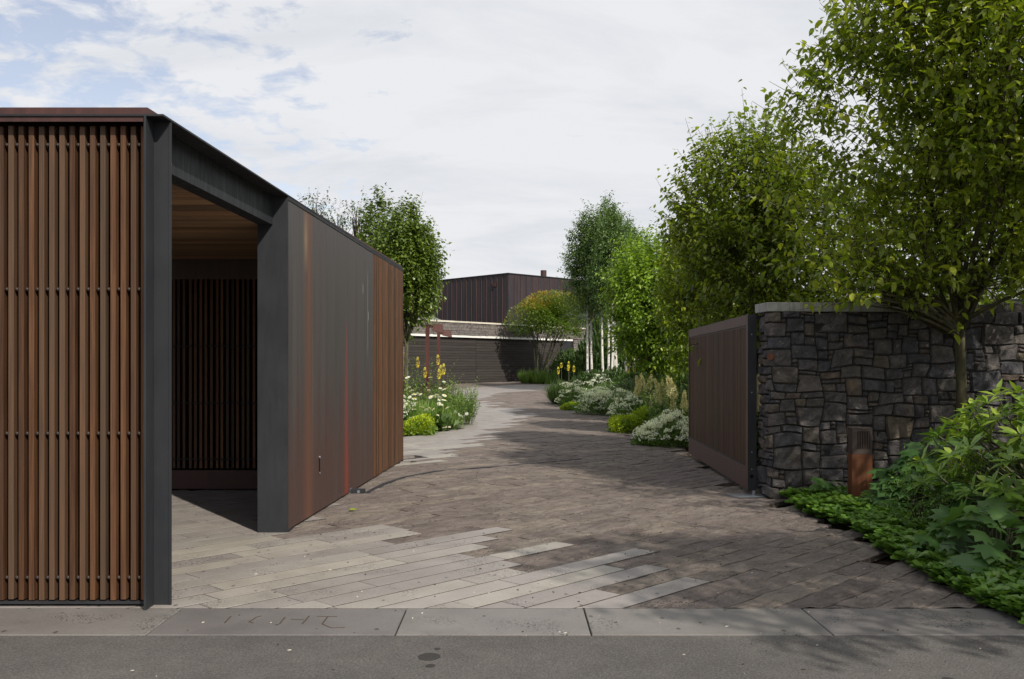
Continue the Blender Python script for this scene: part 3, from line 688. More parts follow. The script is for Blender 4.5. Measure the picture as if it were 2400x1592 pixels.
# ------------------------------------------------------------------ swing gate
gp, gq = Vector((2.764, 11.0)), Vector((2.947, 15.66)); GD = (gq - gp).normalized(); GN = Vector((-GD.y, GD.x))   # GN: face seen (left)
GT = thing('swing_gate', 'open brown steel gate with narrow vertical timber battens beside the stone wall', 'gate', (gp.x, gp.y, 0))
Z0, Z1, TK = .055, 2.115, .088
def gbar(u0, u1, z0, z1, mat, name, out_=0., th=TK, label=None):
    a, b = gp + GD * u0 + GN * out_, gp + GD * u1 + GN * out_
    return put(name, MB().bar(a, b, -GN, th, z0, z1).mesh(name, mat), GT, label=label)
LEN = (gq - gp).length
gbar(.0, .012, Z0, Z1, STEEL_BLACK, 'end_plate', 0, .1)
gbar(.014, .10, Z0 + .006, Z1, RUST_GATE, 'stile'); gbar(LEN - .05, LEN, Z0, Z1, RUST_GATE, 'stile')
gbar(.102, LEN - .052, Z1 - .125, Z1, RUST_GATE, 'top_rail'); gbar(.102, LEN - .052, Z0 + .004, Z0 + .265, RUST_GATE, 'bottom_rail')
gbar(.104, LEN - .054, Z1 - .146, Z1 - .128, RUST_FASCIA, 'trim', -.012, .03); gbar(.104, LEN - .054, Z0 + .268, Z0 + .283, STEEL, 'trim', -.008, .03)
gs = slat_mesh('slat', .036, .04, Z1 - Z0 - .43, WOOD_GATE)
u = .135; ga = math.atan2(GD.y, GD.x)
while u < LEN - .07:
    p = gp + GD * u - GN * .034; put('slat', gs, GT, (p.x, p.y, Z0 + .284), rot=(0, 0, ga)); u += .0625
gbar(.11, LEN - .06, Z0 + .28, Z1 - .15, BLACK, 'back_panel', -.068, .01)
for z in (1.88, 1.2, .5, .30):
    p = gp + Vector((.045, -.001)); put('bolt', MB().tube([(p.x, p.y, z), (p.x, p.y - .006, z)], .007, 8).mesh('bolt', GALV), GT)
put('lock_hole', MB().tube([(gp.x + .045, gp.y + .002, .215), (gp.x + .045, gp.y - .003, .215)], .024, 12).mesh('lock_hole', BLACK), GT)
put('hinge', MB().box((2.866, 11.02, 2.06), (2.99, 11.08, 2.10)).mesh('hinge', STEEL_BLACK), GT)
m = MB(); m.box((2.866, 10.99, .07), (2.95, 11.06, .17)); m.tube([(2.87, 10.97, .36), (2.9, 10.97, .40), (2.93, 10.975, .34), (2.945, 10.98, .2), (2.95, 10.98, .15)], .008, 5)
put('hinge', m.mesh('hinge', STEEL_BLACK), GT)
put('pivot', MB().tube([(2.83, 10.98, -.01), (2.83, 10.98, .054)], .02, 10).mesh('pivot', GALV), GT)
fp = thing('pivot_plate', 'flush pale steel plate in the paving under the hinge end of the gate', 'ground plate', (2.7, 10.85, 0))
put('plate', MB().prism([(2.49, 11.0), (2.60, 10.66), (2.94, 10.72), (2.9, 11.02)], -.02, .012).mesh('plate', GALV), fp)
put('rim', MB().prism([(2.60, 10.655), (2.94, 10.712), (2.94, 10.72), (2.60, 10.663)], -.02, .014).mesh('rim', STEEL), fp)
# latch post glimpsed between gate and wall
lp = put('motor_post', MB().box((2.895, 11.35, -.05), (2.925, 11.39, 1.16)).mesh('motor_post', CONC)); lp['label'] = 'thin pale post behind the gap between gate and stone wall'; lp['category'] = 'post'

# ------------------------------------------------------------------ stone wall on the right
WALL = thing('stone_wall', 'dark squared-rubble stone wall with pale concrete coping behind the bollard light', 'wall', (2.95, 10.66, 0))
WD = Vector((1, .075)).normalized(); WN_ = Vector((WD.y, -WD.x)); W0 = Vector((2.935, 10.66)); RC = .03
def wmap(u, v, d):
    """u along the unrolled face: negative on the left return, positive on the front; d outwards"""
    if u >= RC: p = W0 + WD * u; n_ = WN_
    elif u <= -RC: p = W0 + Vector((-.06, 1)).normalized() * (-u); n_ = Vector((-1, -.06)).normalized()
    else:
        t = (u + RC) / (2 * RC); n_ = Vector((-1, -.06)).normalized().lerp(WN_, t).normalized()
        c = W0 + WD * RC + Vector((-.06, 1)).normalized() * RC; p = c + n_ * RC * .9 + (Vector((-.06, 1)) * 0)
        e0 = W0 + Vector((-.06, 1)).normalized() * RC; e1 = W0 + WD * RC
        p = e0.lerp(e1, t) + n_ * (RC * .35 * math.sin(t * math.pi))
    return (p.x + n_.x * d, p.y + n_.y * d, v)
def pack(nu, nv, sizes, rnd, avoid=None):
    occ = [[False] * nu for _ in range(nv)]; res = []
    for j in range(nv):
        for i in range(nu):
            if occ[j][i]: continue
            for _ in range(6):
                w, h = rnd.choice(sizes)
                w0 = w
                if i + w > nu: w = nu - i
                if j + h > nv: h = nv - j
                ok = all(not occ[jj][ii] for jj in range(j, j + h) for ii in range(i, i + w))
                if ok: break
            else:
                w = 1; h = 1
                while i + w < nu and w < 3 and not occ[j][i + w]: w += 1
            for jj in range(j, j + h):
                for ii in range(i, i + w): occ[jj][ii] = True
            res.append((i, j, w, h))
    return res
CU, CV = .06, .0485
rs = random.Random(21)
sizes = [(5, 3)] * 2 + [(3, 4)] * 2 + [(2, 3)] * 2 + [(3, 2)] * 5 + [(2, 2)] * 3 + [(4, 2)] * 4 + [(4, 3)] * 4 + [(3, 3)] * 3 + [(5, 3)] * 3 + [(5, 4)] * 2 + [(4, 4)] * 2 + [(6, 5)] * 1 + [(5, 5)] + [(4, 1)] * 2 + [(3, 1)] * 1 + [(2, 1)]
def warp(u, v):
    a = mnoise.noise(Vector((u * 3.3, v * 3.3, 1.7))); b = mnoise.noise(Vector((u * 2.6, v * 4.2, 9.1)))
    return u + a * .05, v + b * .045
def stone_mesh(u0, u1, v0, v1, seed, lo=-10):
    J = .0032; cx, cy = (u0 + u1) / 2, (v0 + v1) / 2
    us = [u0 + J, u0 + J + .016] + [u0 + (u1 - u0) * k / max(2, round((u1 - u0) / .07)) for k in range(1, max(2, round((u1 - u0) / .07)))] + [u1 - J - .016, u1 - J]
    if u0 < 0 < u1: us += [-RC, 0, RC]
    us = sorted(set(round(x_, 4) for x_ in us)); us = [x_ for k, x_ in enumerate(us) if k == 0 or x_ - us[k - 1] > .006]
    nvv = max(2, round((v1 - v0) / .075)); vs_ = sorted([v0 + J, v0 + J + .014] + [v0 + (v1 - v0) * k / nvv for k in range(1, nvv)] + [v1 - J - .014, v1 - J])
    rr = random.Random(seed); tu, tv = rr.uniform(-.10, .10), rr.uniform(-.12, .12); pro = rr.uniform(.0, .022)
    m = MB(); W = len(us); H = len(vs_)
    for jv, v in enumerate(vs_):
        for ju, u in enumerate(us):
            eu, ev = ju in (0, W - 1), jv in (0, H - 1); uu, vv = u, v
            if eu and ev: uu += (cx - u) * .035 * rr.random() + (.004 if u < cx else -.004); vv += (.004 if v < cy else -.004)
            uu, vv = warp(uu, vv)
            dd = -.006 if (eu or ev) else .012 + pro + (u - cx) * tu + (v - cy) * tv + mnoise.noise(Vector((u * 14, v * 14, seed * .7))) * .03 + mnoise.noise(Vector((u * 40, v * 40, seed))) * .008
            if u0 < 0 < u1 and abs(u) <= RC: dd = min(dd, .02)
            m.v.append(wmap(uu, max(vv, -.03), dd))
    for jv in range(H - 1):
        for ju in range(W - 1):
            a = jv * W + ju; m.f.append((a, a + 1, a + W + 1, a + W))
    return m
NVV = 44; left_u = -.36; nleft = 6; nfront = 57
cells = pack(nleft + nfront, NVV, sizes, rs)
fixed = []
for (i, j, w, h) in cells:
    u0, u1 = left_u + i * CU * (1 if True else 1), left_u + (i + w) * CU
    u0 = left_u + i * CU; v0, v1 = j * CV, (j + h) * CV
    if abs(u0) < .05: u0 = u0 - 0
    fixed.append((u0, u1, v0, v1))
# stones that would end right at the corner are carried round it as quoins
q = []
for (u0, u1, v0, v1) in fixed:
    if -.07 < u0 < .07: u0 = 0.0355 if u0 > 0 else -.0355
    if -.07 < u1 < .07: u1 = 0.0355 if u1 > 0 else -.0355
    if u1 - u0 < .04: continue
    q.append((u0, u1, v0, v1))
for k, (u0, u1, v0, v1) in enumerate(q):
    put('stone', stone_mesh(u0, u1, v0, v1, k).mesh('stone', STONE, False), WALL)
m = MB(); cells = pack(60, NVV, sizes, rs)
for k, (i, j, w, h) in enumerate(cells):
    m.add(stone_mesh(left_u + (63 + i) * CU, left_u + (63 + i + w) * CU, j * CV, (j + h) * CV, 1000 + k))
put('stonework', m.mesh('stonework', STONE), WALL, kind='stuff')
a = W0 + WD * .02 - WN_ * .004 + Vector((.0, 0)); b = W0 + WD * 7.3 - WN_ * .004
core = MB().prism([(a + Vector((.0, .0)))[:], b[:], (b - WN_ * .34)[:], (a - WN_ * .34)[:]], -.05, 2.125)
put('core', core.mesh('core', MORTAR), WALL)
c0 = W0 + Vector((-.045, 0)) + WN_ * .035
cuts = [0, 1.33, 2.5]
for a_, b_ in zip(cuts[:-1], cuts[1:]):
    p, q_ = c0 + WD * (a_ + .002), c0 + WD * (b_ - .002); m = MB()
    m.bar(p, q_, -WN_, .44, 2.128, 2.232)
    me = m.mesh('coping_slab', CONC); bm = bmesh.new(); bm.from_mesh(me); bmesh.ops.bevel(bm, geom=bm.edges[:], offset=.006, segments=1, affect='EDGES'); bm.to_mesh(me); bm.free()
    put('coping_slab', me, WALL)
m = MB(); zt = 2.128
for k in range(24):
    a_ = 2.5 + k * .2; m.bar(c0 + WD * (a_ + .004) - WN_ * (.03 + .02 * random.random()), c0 + WD * (a_ + .196) - WN_ * .04, -WN_, .36, zt, zt + random.uniform(.06, .11))
put('rough_capstones', m.mesh('rough_capstones', STONE), WALL, kind='stuff')
pl = MB(); c = Vector(wmap(-.09, 0, .0)); n_ = Vector((-1, -.06, 0)).normalized(); zc = 1.615; c.z = zc
c = Vector(wmap(0.005, zc, .022)); n_ = Vector((-.55, -.83, 0))
pl.tube([c - n_ * .01, c + n_ * .018], [.04, .04], 14)
dk = put('round_plaque', pl.mesh('round_plaque', RUST_ORANGE)); dk['label'] = 'small round orange-brown disc fixed on the left corner of the stone wall'; dk['category'] = 'plaque'

# ------------------------------------------------------------------ bollard light
BX, BY = 3.70, 9.98; BL = thing('bollard_light', 'square rusted steel bollard light with slotted louvre top against the stone wall', 'bollard light', (BX, BY, 0))
ba = R(-7); cb, sb_ = math.cos(ba), math.sin(ba)
def bpt(x, y): return (BX + x * cb - y * sb_, BY + x * sb_ + y * cb)
def bbox(x0, y0, x1, y1, z0, z1): return MB().prism([bpt(x0, y0), bpt(x1, y0), bpt(x1, y1), bpt(x0, y1)], z0, z1)
put('post', bbox(-.103, -.10, .103, .10, -.05, .578).mesh('post', RUST_ORANGE), BL)
lou = MB(); lou.add(bbox(-.100, -.097, -.052, .097, .58, .84)); lou.add(bbox(.088, -.097, .100, .097, .58, .84)); lou.add(bbox(-.052, -.097, .088, .097, .58, .632)); lou.add(bbox(-.052, -.097, .088, .097, .822, .84)); lou.add(bbox(-.051, -.06, .087, .09, .632, .822))
put('louvre_head', lou.mesh('louvre_head', RUST), BL)
for k in range(8):
    x_ = -.046 + k * .0174; put('blade', bbox(x_, -.097, x_ + .008, -.0605, .633, .821).mesh('blade', RUST), BL)
put('cap', bbox(-.103, -.10, .103, .10, .8405, .852).mesh('cap', RUST), BL)
spx = at(2226, 1070, 9.0); SP = thing('garden_spotlight', 'small black box spotlight half hidden behind the rhododendron leaves', 'spotlight', (spx.x, spx.y, 0))
put('housing', MB().box((spx.x - .045, 8.95, .52), (spx.x + .045, 9.05, .74)).mesh('housing', STEEL_BLACK), SP)
put('stake', MB().tube([(spx.x, 9, -.06), (spx.x, 9, .519)], .012, 6).mesh('stake', STEEL_BLACK), SP)

# ------------------------------------------------------------------ lamp posts in the left bed
def lamp(px, Y, top_px, w, head, label):
    X = (px - HX) / F * Y; zt = EYE + (HY - top_px) / F * Y; s = F / Y
    T = thing('path_lamp', label, 'lamp post', (X, Y, g(Y)), 'rusted angular path lamps in the left flower bed')
    put('post', MB().box((X - w / 2, Y - .05, g(Y) - .06), (X + w / 2, Y + .05, zt)).mesh('post', RUST_POLE), T)
    (hx0, hx1, hy0, hy1) = head
    ax = (hx0 - HX) / F * Y; put('arm', MB().box((X + w / 2, Y - .045, zt - .09), (ax + .01, Y + .045, zt - .002)).mesh('arm', RUST_POLE), T)
    z1, z0 = EYE + (HY - hy0) / F * Y, EYE + (HY - hy1) / F * Y; x0, x1 = ax, (hx1 - HX) / F * Y
    m = MB(); e = .035
    v = [(x0 + .01, Y - .10, z1), (x1 - e, Y - .10, z1), (x1 - e, Y + .10, z1), (x0 + .01, Y + .10, z1), (x0 - .03, Y - .15, z0 + .06), (x1, Y - .15, z0), (x1, Y + .15, z0), (x0 - .03, Y + .15, z0 + .06)]
    m.poly(v, [(0, 1, 2, 3), (7, 6, 5, 4), (4, 5, 1, 0), (5, 6, 2, 1), (6, 7, 3, 2), (7, 4, 0, 3)])
    put('lamp_head', m.mesh('lamp_head', RUST_POLE), T)
lamp(1002, 26., 760.5, .10, (1016, 1040, 760, 781), 'taller nearer rust-brown angular lamp post in the left flower bed')
lamp(1028, 30.5, 778, .10, (1039, 1059, 775, 791), 'shorter farther rust-brown angular lamp post behind the taller one')

# ------------------------------------------------------------------ garage
GA, GB = Vector((-5.35, 45.6)), Vector((4.6, 57.1)); GDr = (GB - GA).normalized(); GNr = Vector((GDr.y, -GDr.x))  # towards the camera
GG = thing('garage', 'long low stone garage with dark boarded door and white lintel closing the drive', 'garage', (GA.x, GA.y, .6))
def uY(px):  # distance along the garage front of picture column px
    k = (px - HX) / F; return (GA.x - k * GA.y) / (k * GDr.y - GDr.x)
def gpt(u, n=0.): return GA + GDr * u + GNr * n
def gslab(u0, u1, n0, th, z0, z1, mat, name, label=None): return put(name, MB().bar(gpt(u0, n0), gpt(u1, n0), -GNr, th, z0, z1).mesh(name, mat), GG, label=label)
LZ = 3.03; ud0, ud1 = uY(956), uY(1326)
zc = EYE + 110 / F * (GA.y + 0); ZC = 3.78
gslab(ud0, uY(1342), .02, .3, LZ, LZ + .11, WHITE, 'lintel')
gslab(-3.5, 15.6, .0, .4, LZ + .112, ZC, MORTAR_FAR, 'wall')
gslab(-3.5, ud0 - .01, .0, .4, .3, LZ + .11, MORTAR_FAR, 'wall'); gslab(uY(1343), 15.6, .0, .4, .3, LZ + .11, MORTAR_FAR, 'wall')
gslab(-3.6, 15.7, .08, .6, ZC + .002, ZC + .085, CREAM, 'coping')
gslab(uY(1318), uY(1342), -.05, .35, .3, LZ - .002, STEEL_BLACK, 'jamb')
m = MB(); rg = random.Random(3)
def gstones(u0, u1, z0, z1):
    z = z0
    while z < z1 - .04:
        h = min(rg.uniform(.09, .17), z1 - z); u = u0
        while u < u1:
            w = rg.uniform(.15, .42); e = min(u + w, u1)
            if e - u > .03: m.bar(gpt(u + .008, .004), gpt(e - .008, .004), GNr, rg.uniform(.015, .05), z + .006, z + h - .006)
            u = e
        z += h
gstones(-3.4, 15.5, LZ + .115, ZC); gstones(-3.4, ud0 - .02, .55, LZ + .1); gstones(uY(1344), 15.5, .55, LZ + .1)
put('stonework', m.mesh('stonework', STONE_FAR), GG, kind='stuff')
umid = uY(1119.5); dn = -.12
nb = 18; zb = .56; hb = (LZ - zb - .01) / nb
DR = gslab(ud0, uY(1318), dn - .035, .05, .5, LZ - .003, BLACK, 'door')
for (a_, b_) in ((ud0 + .01, umid - .012), (umid + .012, uY(1317))):
    for k in range(nb):
        put('plank', MB().bar(gpt(a_, dn), gpt(b_, dn), -GNr, .03, zb + k * hb + .005, zb + (k + 1) * hb - .007).mesh('plank', DOORWOOD), DR, (0, 0, 0))
        bpy.context.scene.collection.objects[-1]
gslab(-3.5, 15.6, -.45, 5., ZC - .12, ZC - .1, SLATE, 'roof')
# low hipped skylight roof seen over the coping
sk = at(1005, 745, 49.5); m = MB()
x0, x1, yy = (983 - HX) / F * 50, (1034 - HX) / F * 50, 50
m.poly([(x0 - 1.2, yy, 4.0), (x1, yy, 4.0), (x1, yy + 2.2, 4.0), (x0 - 1.2, yy + 2.2, 4.0), (x0 - .3, yy + 1.1, 4.27), (x0 + .55, yy + 1.1, 4.27), (x0 - 1.2, yy, 3.7), (x1, yy, 3.7), (x1, yy + 2.2, 3.7), (x0 - 1.2, yy + 2.2, 3.7)],
       [(0, 1, 5, 4), (1, 2, 5), (2, 3, 4, 5), (3, 0, 4), (6, 7, 1, 0), (7, 8, 2, 1), (8, 9, 3, 2), (9, 6, 0, 3)])
put('roof_lantern', m.mesh('roof_lantern', SLATE), GG)

# ------------------------------------------------------------------ house behind
HC = at(1191, 641, 60.); HL = at(1012, 658, 65.5); HR = at(1352, 655.5, 64.5)
dl = (HL.xy - HC.xy).normalized(); dr = (HR.xy - HC.xy).normalized()
ZT = 7.45; HS = thing('house', 'big dark rust-streaked metal-clad upper storey rising behind the stone garage', 'house', (HC.x, HC.y, 3))
def hwall(d, n, u0, u1, z0, z1, step, first, gap=.02):
    u = u0; k = 0
    while u < u1 - .02:
        e = min(u + step, u1); m = MB(); a_, b_ = HC.xy + d * (u + gap / 2), HC.xy + d * (e - gap / 2); m.bar(a_, b_, -n, .05, z0, z1)
        put('panel', m.mesh('panel', HOUSE), HS)
        m = MB(); m.bar(HC.xy + d * (e - .026), HC.xy + d * (e + .0), n, .035, z0, z1 - .02)
        put('seam', m.mesh('seam', HOUSE_LIP), HS); u = e; k += 1
nl = Vector((-dl.y, dl.x)); nl = nl if nl.y < 0 else -nl
nr = Vector((-dr.y, dr.x)); nr = nr if nr.y < 0 else -nr
hwall(dl, nl, .02, 9.6, 2.9, ZT, .50, 1); UW = 4.35
hwall(dr, nr, .02, UW, 2.9, ZT, .55, 1); hwall(dr, nr, UW, 9.5, 6.35, ZT, .55, 1)
m = MB(); m.bar(HC.xy + dr * UW - nr * .06, HC.xy + dr * 9.5 - nr * .06, -nr, .05, 2.9, 6.348); put('recess_wall', m.mesh('recess_wall', RUST_FASCIA), HS)
for a_ in (UW + .4, UW + 2.2, UW + 3.9):
    wn = put('window', MB().bar(HC.xy + dr * a_ - nr * .052, HC.xy + dr * (a_ + 1.5) - nr * .052, nr, .03, 3.6, 5.7).mesh('window', STEEL_BLACK), HS)
    put('pane', MB().bar(HC.xy + dr * (a_ + .08) - nr * .02, HC.xy + dr * (a_ + 1.42) - nr * .02, nr, .01, 3.68, 5.62).mesh('pane', GLASS), wn)
back = [HC.xy + dl * 9.6 - nl * .05, HC.xy - (nl + nr) * .04, HC.xy + dr * 9.5 - nr * .05, HC.xy + dl * 9.6 + dr * 9.5]
put('core', MB().prism([(p - (p - sum(back, Vector((0, 0))) / 4).normalized() * .12)[:] for p in back], 2.9, ZT - .05).mesh('core', BLACK), HS)
put('roof', MB().prism([(HC.xy + dl * 9.65 + nl * .05)[:], (HC.xy + (nl + nr) * .06)[:], (HC.xy + dr * 9.55 + nr * .05)[:], (HC.xy + dl * 9.65 + dr * 9.5)[:]], ZT + .002, ZT + .06).mesh('roof', STEEL_BLACK), HS)
cp = at(1274, 650, 63.2); put('chimney', MB().tube([(cp.x, cp.y, ZT), (cp.x, cp.y, EYE + 226 / F * cp.y)], .2, 14).mesh('chimney', RUST_FASCIA, False), HS)
vp = HC.xy + dl * 1.1 + nl * .001; put('vent_box', MB().bar(vp, vp + dl * .3, nl, .08, ZT - .75, ZT - .5).mesh('vent_box', RUST_FASCIA), HS)

# pale house glimpsed through the crowns on the right
PH = thing('pale_house', 'pale grey rendered house glimpsed through the leaves beyond the stone wall', 'house', (12, 26, 0))
put('wall', MB().box((9.2, 26, -.05), (17, 33, 3.35)).mesh('wall', PALEWALL), PH)
m = MB(); m.poly([(8.8, 25.6, 3.352), (17.4, 25.6, 3.352), (17.4, 33.4, 3.352), (8.8, 33.4, 3.352), (12, 29.5, 4.7), (14.5, 29.5, 4.7)], [(3, 2, 1, 0), (0, 1, 5, 4), (1, 2, 5), (2, 3, 4, 5), (3, 0, 4)])
put('roof', m.mesh('roof', SLATE), PH)
for x_ in (10.2, 12.8):
    w_ = put('window', MB().box((x_, 25.96, 1.5), (x_ + 1.4, 25.998, 2.8)).mesh('window', WHITE), PH); put('pane', MB().box((x_ + .07, 25.94, 1.57), (x_ + 1.33, 25.959, 2.73)).mesh('pane', GLASS), w_)

# ------------------------------------------------------------------ vegetation builders
def lumps(d, seed, amp):
    r = np.random.default_rng(seed); o = np.zeros(len(d))
    for k in range(7):
        ax = unit(r.normal(size=3)); ph = r.random() * 6.3; fr = r.uniform(2, 5.5); o += np.sin(d @ ax * fr + ph)
    return 1 + amp * o / 2.2
def crown_shoots(center, rad, n, seed, amp=.16, shell=.5, top_pull=0.):
    r = np.random.default_rng(seed); d = unit(r.normal(size=(n, 3))); rr = r.random(n) ** shell * lumps(d, seed, amp)
    p = d * rr[:, None]
    if top_pull: p[:, :2] *= (1 - top_pull * np.clip(p[:, 2:3], 0, 1))
    return p * np.asarray(rad) + np.asarray(center), d, rr
def shoot_leaves(base, d, seed, length, per, size, up=.6, outw=.8, droop=.45, jit=.35):
    r = np.random.default_rng(seed); n = len(base)
    sd_ = unit(d * outw + np.array([0, 0, up]) + r.normal(size=(n, 3)) * jit)
    ln = length * r.uniform(.55, 1.25, n); ln = np.where((r.random(n) < .14) & (d[:, 2] > .1) & (up > .7), ln * 1.75, ln)
    t = np.linspace(.12, 1., per)[None, :, None]
    curve = r.normal(size=(n, 1, 3)) * .10
    P = base[:, None, :] + sd_[:, None, :] * ln[:, None, None] * t + curve * t * t * ln[:, None, None]
    P = P.reshape(-1, 3); N = len(P)
    a = np.tile(np.arange(per) * 2.4, n) + np.repeat(r.random(n) * 6.3, per)
    S = np.repeat(sd_, per, 0); e1 = unit(np.cross(S, [0.3, .2, 1.])); e2 = np.cross(S, e1)
    rad = e1 * np.cos(a)[:, None] + e2 * np.sin(a)[:, None]
    ld = unit(rad + S * .35 + np.array([0, 0, -droop]) + r.normal(size=(N, 3)) * .3)
    nn = unit(np.array([0, 0, 1.]) + rad * .35 + r.normal(size=(N, 3)) * .35)
    sz = size * r.uniform(.6, 1.15, N)
    ti = np.clip(np.repeat(r.normal(.42, .13, n), per) + np.tile(np.linspace(-.12, .22, per), n) + r.normal(0, .1, N), 0, 1)
    tips = base + sd_ * ln[:, None]
    return P, ld, nn, sz, ti, tips
def limb(m, a, b, r0, r1, seed, sides=6, bend=.12, segs=5, wig=.012):
    rr = random.Random(seed); a = Vector(a); b = Vector(b); L_ = (b - a).length
    off = Vector((rr.uniform(-1, 1), rr.uniform(-1, 1), rr.uniform(.0, .8))) * L_ * bend; pts = []; rad = []
    for k in range(segs + 1):
        t = k / segs; pts.append(a.lerp(b, t) + off * math.sin(t * math.pi) + Vector((rr.uniform(-1, 1), rr.uniform(-1, 1), 0)) * L_ * wig * (0 < k < segs)); rad.append(r0 + (r1 - r0) * t)
    m.tube(pts, rad, sides); return pts
def broadleaf(name, label, cat, base, clusters, trunk_h, trunk_r, leaf, mat, bark, seed, per=9, length=.42, group=None, n_parts=0, tmpl=T_OVATE, twigs=True, droop=.45, up=.6, nlimb=9, lean=(0, 0)):
    """clusters: (centre, radii, shoots, lump, top_pull)"""
    T = thing(name, label, cat, base, group); bx, by, bz = base
    Ps, Ds, Ns, Ss, Ts = [], [], [], [], []; tw = MB(); wood = MB()
    fork = Vector((bx + lean[0], by + lean[1], bz + trunk_h))
    pts = limb(wood, (bx, by, bz - .08), fork, trunk_r * 1.15, trunk_r * .85, seed, 9, .02, 6)
    for ci, (c, rad, n, amp, tp) in enumerate(clusters):
        b, d, rr = crown_shoots(c, rad, n, seed + ci * 13, amp, .42, tp)
        P, ld, nn, sz, ti, tips = shoot_leaves(b, d, seed + 5 + ci, length, per, leaf, up=up, droop=droop)
        Ps.append(P); Ds.append(ld); Ns.append(nn); Ss.append(sz); Ts.append(ti)
        if twigs:
            for k in range(0, n, 1 if twigs == 'all' else 3): tw.tube([b[k], tips[k]], [.005, .0022], 3, False)
        rl = random.Random(seed + ci)
        ends = [i for i in range(n)]; rl.shuffle(ends)
        for k in ends[:nlimb]:
            e = Vector(c) + (Vector(b[k]) - Vector(c)) * .85
            mid = pts[-1] if ci == 0 else fork
            lp_ = limb(wood, mid - Vector((0, 0, rl.uniform(0, .35 * trunk_h * .3))), e, trunk_r * .5, .008, seed + k, 5, .12, 5)
            for q_ in range(3):
                k2 = rl.choice(ends); e2 = lp_[3].lerp(Vector(b[k2]), .55); limb(wood, lp_[2 + q_ % 3], e2, trunk_r * .16, .005, seed + k2, 4, .1, 3)
        # leader through the cluster
        top = Vector(c) + Vector((0, 0, rad[2] * .8)); limb(wood, pts[-1], top, trunk_r * .7, .012, seed + 77 + ci, 6, .05, 6)
    put('trunk', wood.mesh('trunk', bark, True), T)
    if twigs: put('twigs', tw.mesh('twigs', BARK_DARK), T, kind='stuff')
    P, D_, N_, S_, T_ = (np.concatenate(a_) for a_ in (Ps, Ds, Ns, Ss, Ts))
    if n_parts: leaves_as_parts(T, tmpl, P, D_, N_, S_, mat, T_, n_parts, 'crown')
    else: put('crown', leaf_mesh('crown', tmpl, P, D_, N_, S_, mat, T_), T, kind='stuff')
    return T
def mound(center, rad, n, seed, leaf, mat, tmpl=T_SMALL, amp=.3, shell=.28, up=.5, tint=(.5, .18), name='foliage', half=True, smooth=False):
    r = np.random.default_rng(seed); d = unit(r.normal(size=(n, 3)))
    if half: d[:, 2] = np.abs(d[:, 2])
    rr = r.random(n) ** shell * lumps(d, seed, amp); P = d * rr[:, None] * np.asarray(rad) + np.asarray(center)
    ld = unit(d + r.normal(size=(n, 3)) * .6 + np.array([0, 0, up])); nn = unit(d * .5 + np.array([0, 0, 1]) + r.normal(size=(n, 3)) * .5)
    return leaf_mesh(name, tmpl, P, ld, nn, leaf * r.uniform(.6, 1.2, n), mat, np.clip(r.normal(*tint, n), 0, 1))
def blades(center, rad, n, seed, length, mat, width=1., spread=.5, name='blades', tint=(.5, .2)):
    r = np.random.default_rng(seed); a = r.random(n) * 6.283; q = np.sqrt(r.random(n)); P = np.stack([np.cos(a) * q * rad, np.sin(a) * q * rad, np.zeros(n)], 1) + np.asarray(center)
    out_ = np.stack([np.cos(a), np.sin(a), np.zeros(n)], 1)
    d = unit(out_ * spread * r.uniform(.2, 1.3, (n, 1)) + np.array([0, 0, 1]) + r.normal(size=(n, 3)) * .12)
    nn = unit(-out_ * 1. + np.array([0, 0, .6])); length = length * r.uniform(.5, 1.1, n)
    V = T_BLADE[0].copy(); V[:, 0] *= width; V[:, 2] *= -3.0 * spread
    return leaf_mesh(name, (V, T_BLADE[1]), P, d, nn, length * r.uniform(.6, 1.1, n), mat, np.clip(r.normal(*tint, n), 0, 1))

# ------------------------------------------------------------------ trees
pg = 'ornamental pear trees along the right of the drive'
broadleaf('pear_tree', 'largest nearest pear tree, rooted before the stone wall and filling the top right', 'tree', (4.98, 10.15, 0),
          [((5.05, 10.2, 4.55), (1.74, 1.75, 2.5), 2500, .24, .15), ((3.75, 9.75, 2.28), (.50, .4, .22), 60, .2, 0), ((4.9, 9.9, 2.6), (1.3, .8, .45), 260, .2, 0)],
          2.0, .058, .105, LF_PEAR, BARK, 3, per=10, length=.5, group=pg, n_parts=300, twigs='all', lean=(-.13, .02), up=.9)
broadleaf('pear_tree', 'pear tree with shiny leaves rising behind the stone wall, second from the camera', 'tree', (4.0, 15.2, g(15.2)),
          [((4.0, 15.1, 3.55), (1.33, 1.3, 1.7), 2600, .24, .15)], 1.6, .055, .10, LF_PEAR, BARK, 14, per=9, length=.42, group=pg, n_parts=200, twigs='all', up=.9)
broadleaf('pear_tree', 'small dense pear tree just past the far end of the gate', 'tree', (4.35, 19.2, g(19.2)),
          [((4.3, 19.2, 3.0), (1.3, 1.1, 1.6), 2200, .24, .15)], 1.3, .05, .10, LF_PEAR, BARK, 25, per=8, length=.4, group=pg, up=.9)
broadleaf('pear_tree', 'yellow-green pear tree with thin shoots on top, between the birches and the gate', 'tree', (3.55, 24., g(24)),
          [((3.78, 24., 3.05), (1.38, 1.3, 1.75), 3600, .17, .12), ((4.0, 24.4, 2.1), (1.1, .9, .9), 900, .15, 0)], 1.3, .05, .10, LF_PEAR2, BARK, 31, per=8, length=.42, group=pg, up=1.)
broadleaf('pear_tree', 'low-branched pear tree standing farthest along the row', 'tree', (5.4, 27.5, g(27.5)),
          [((5.3, 27.5, 3.3), (1.5, 1.3, 1.8), 1900, .15, .2)], 1.3, .05, .1, LF_PEAR2, BARK, 36, per=8, length=.45, group=pg, up=1.)
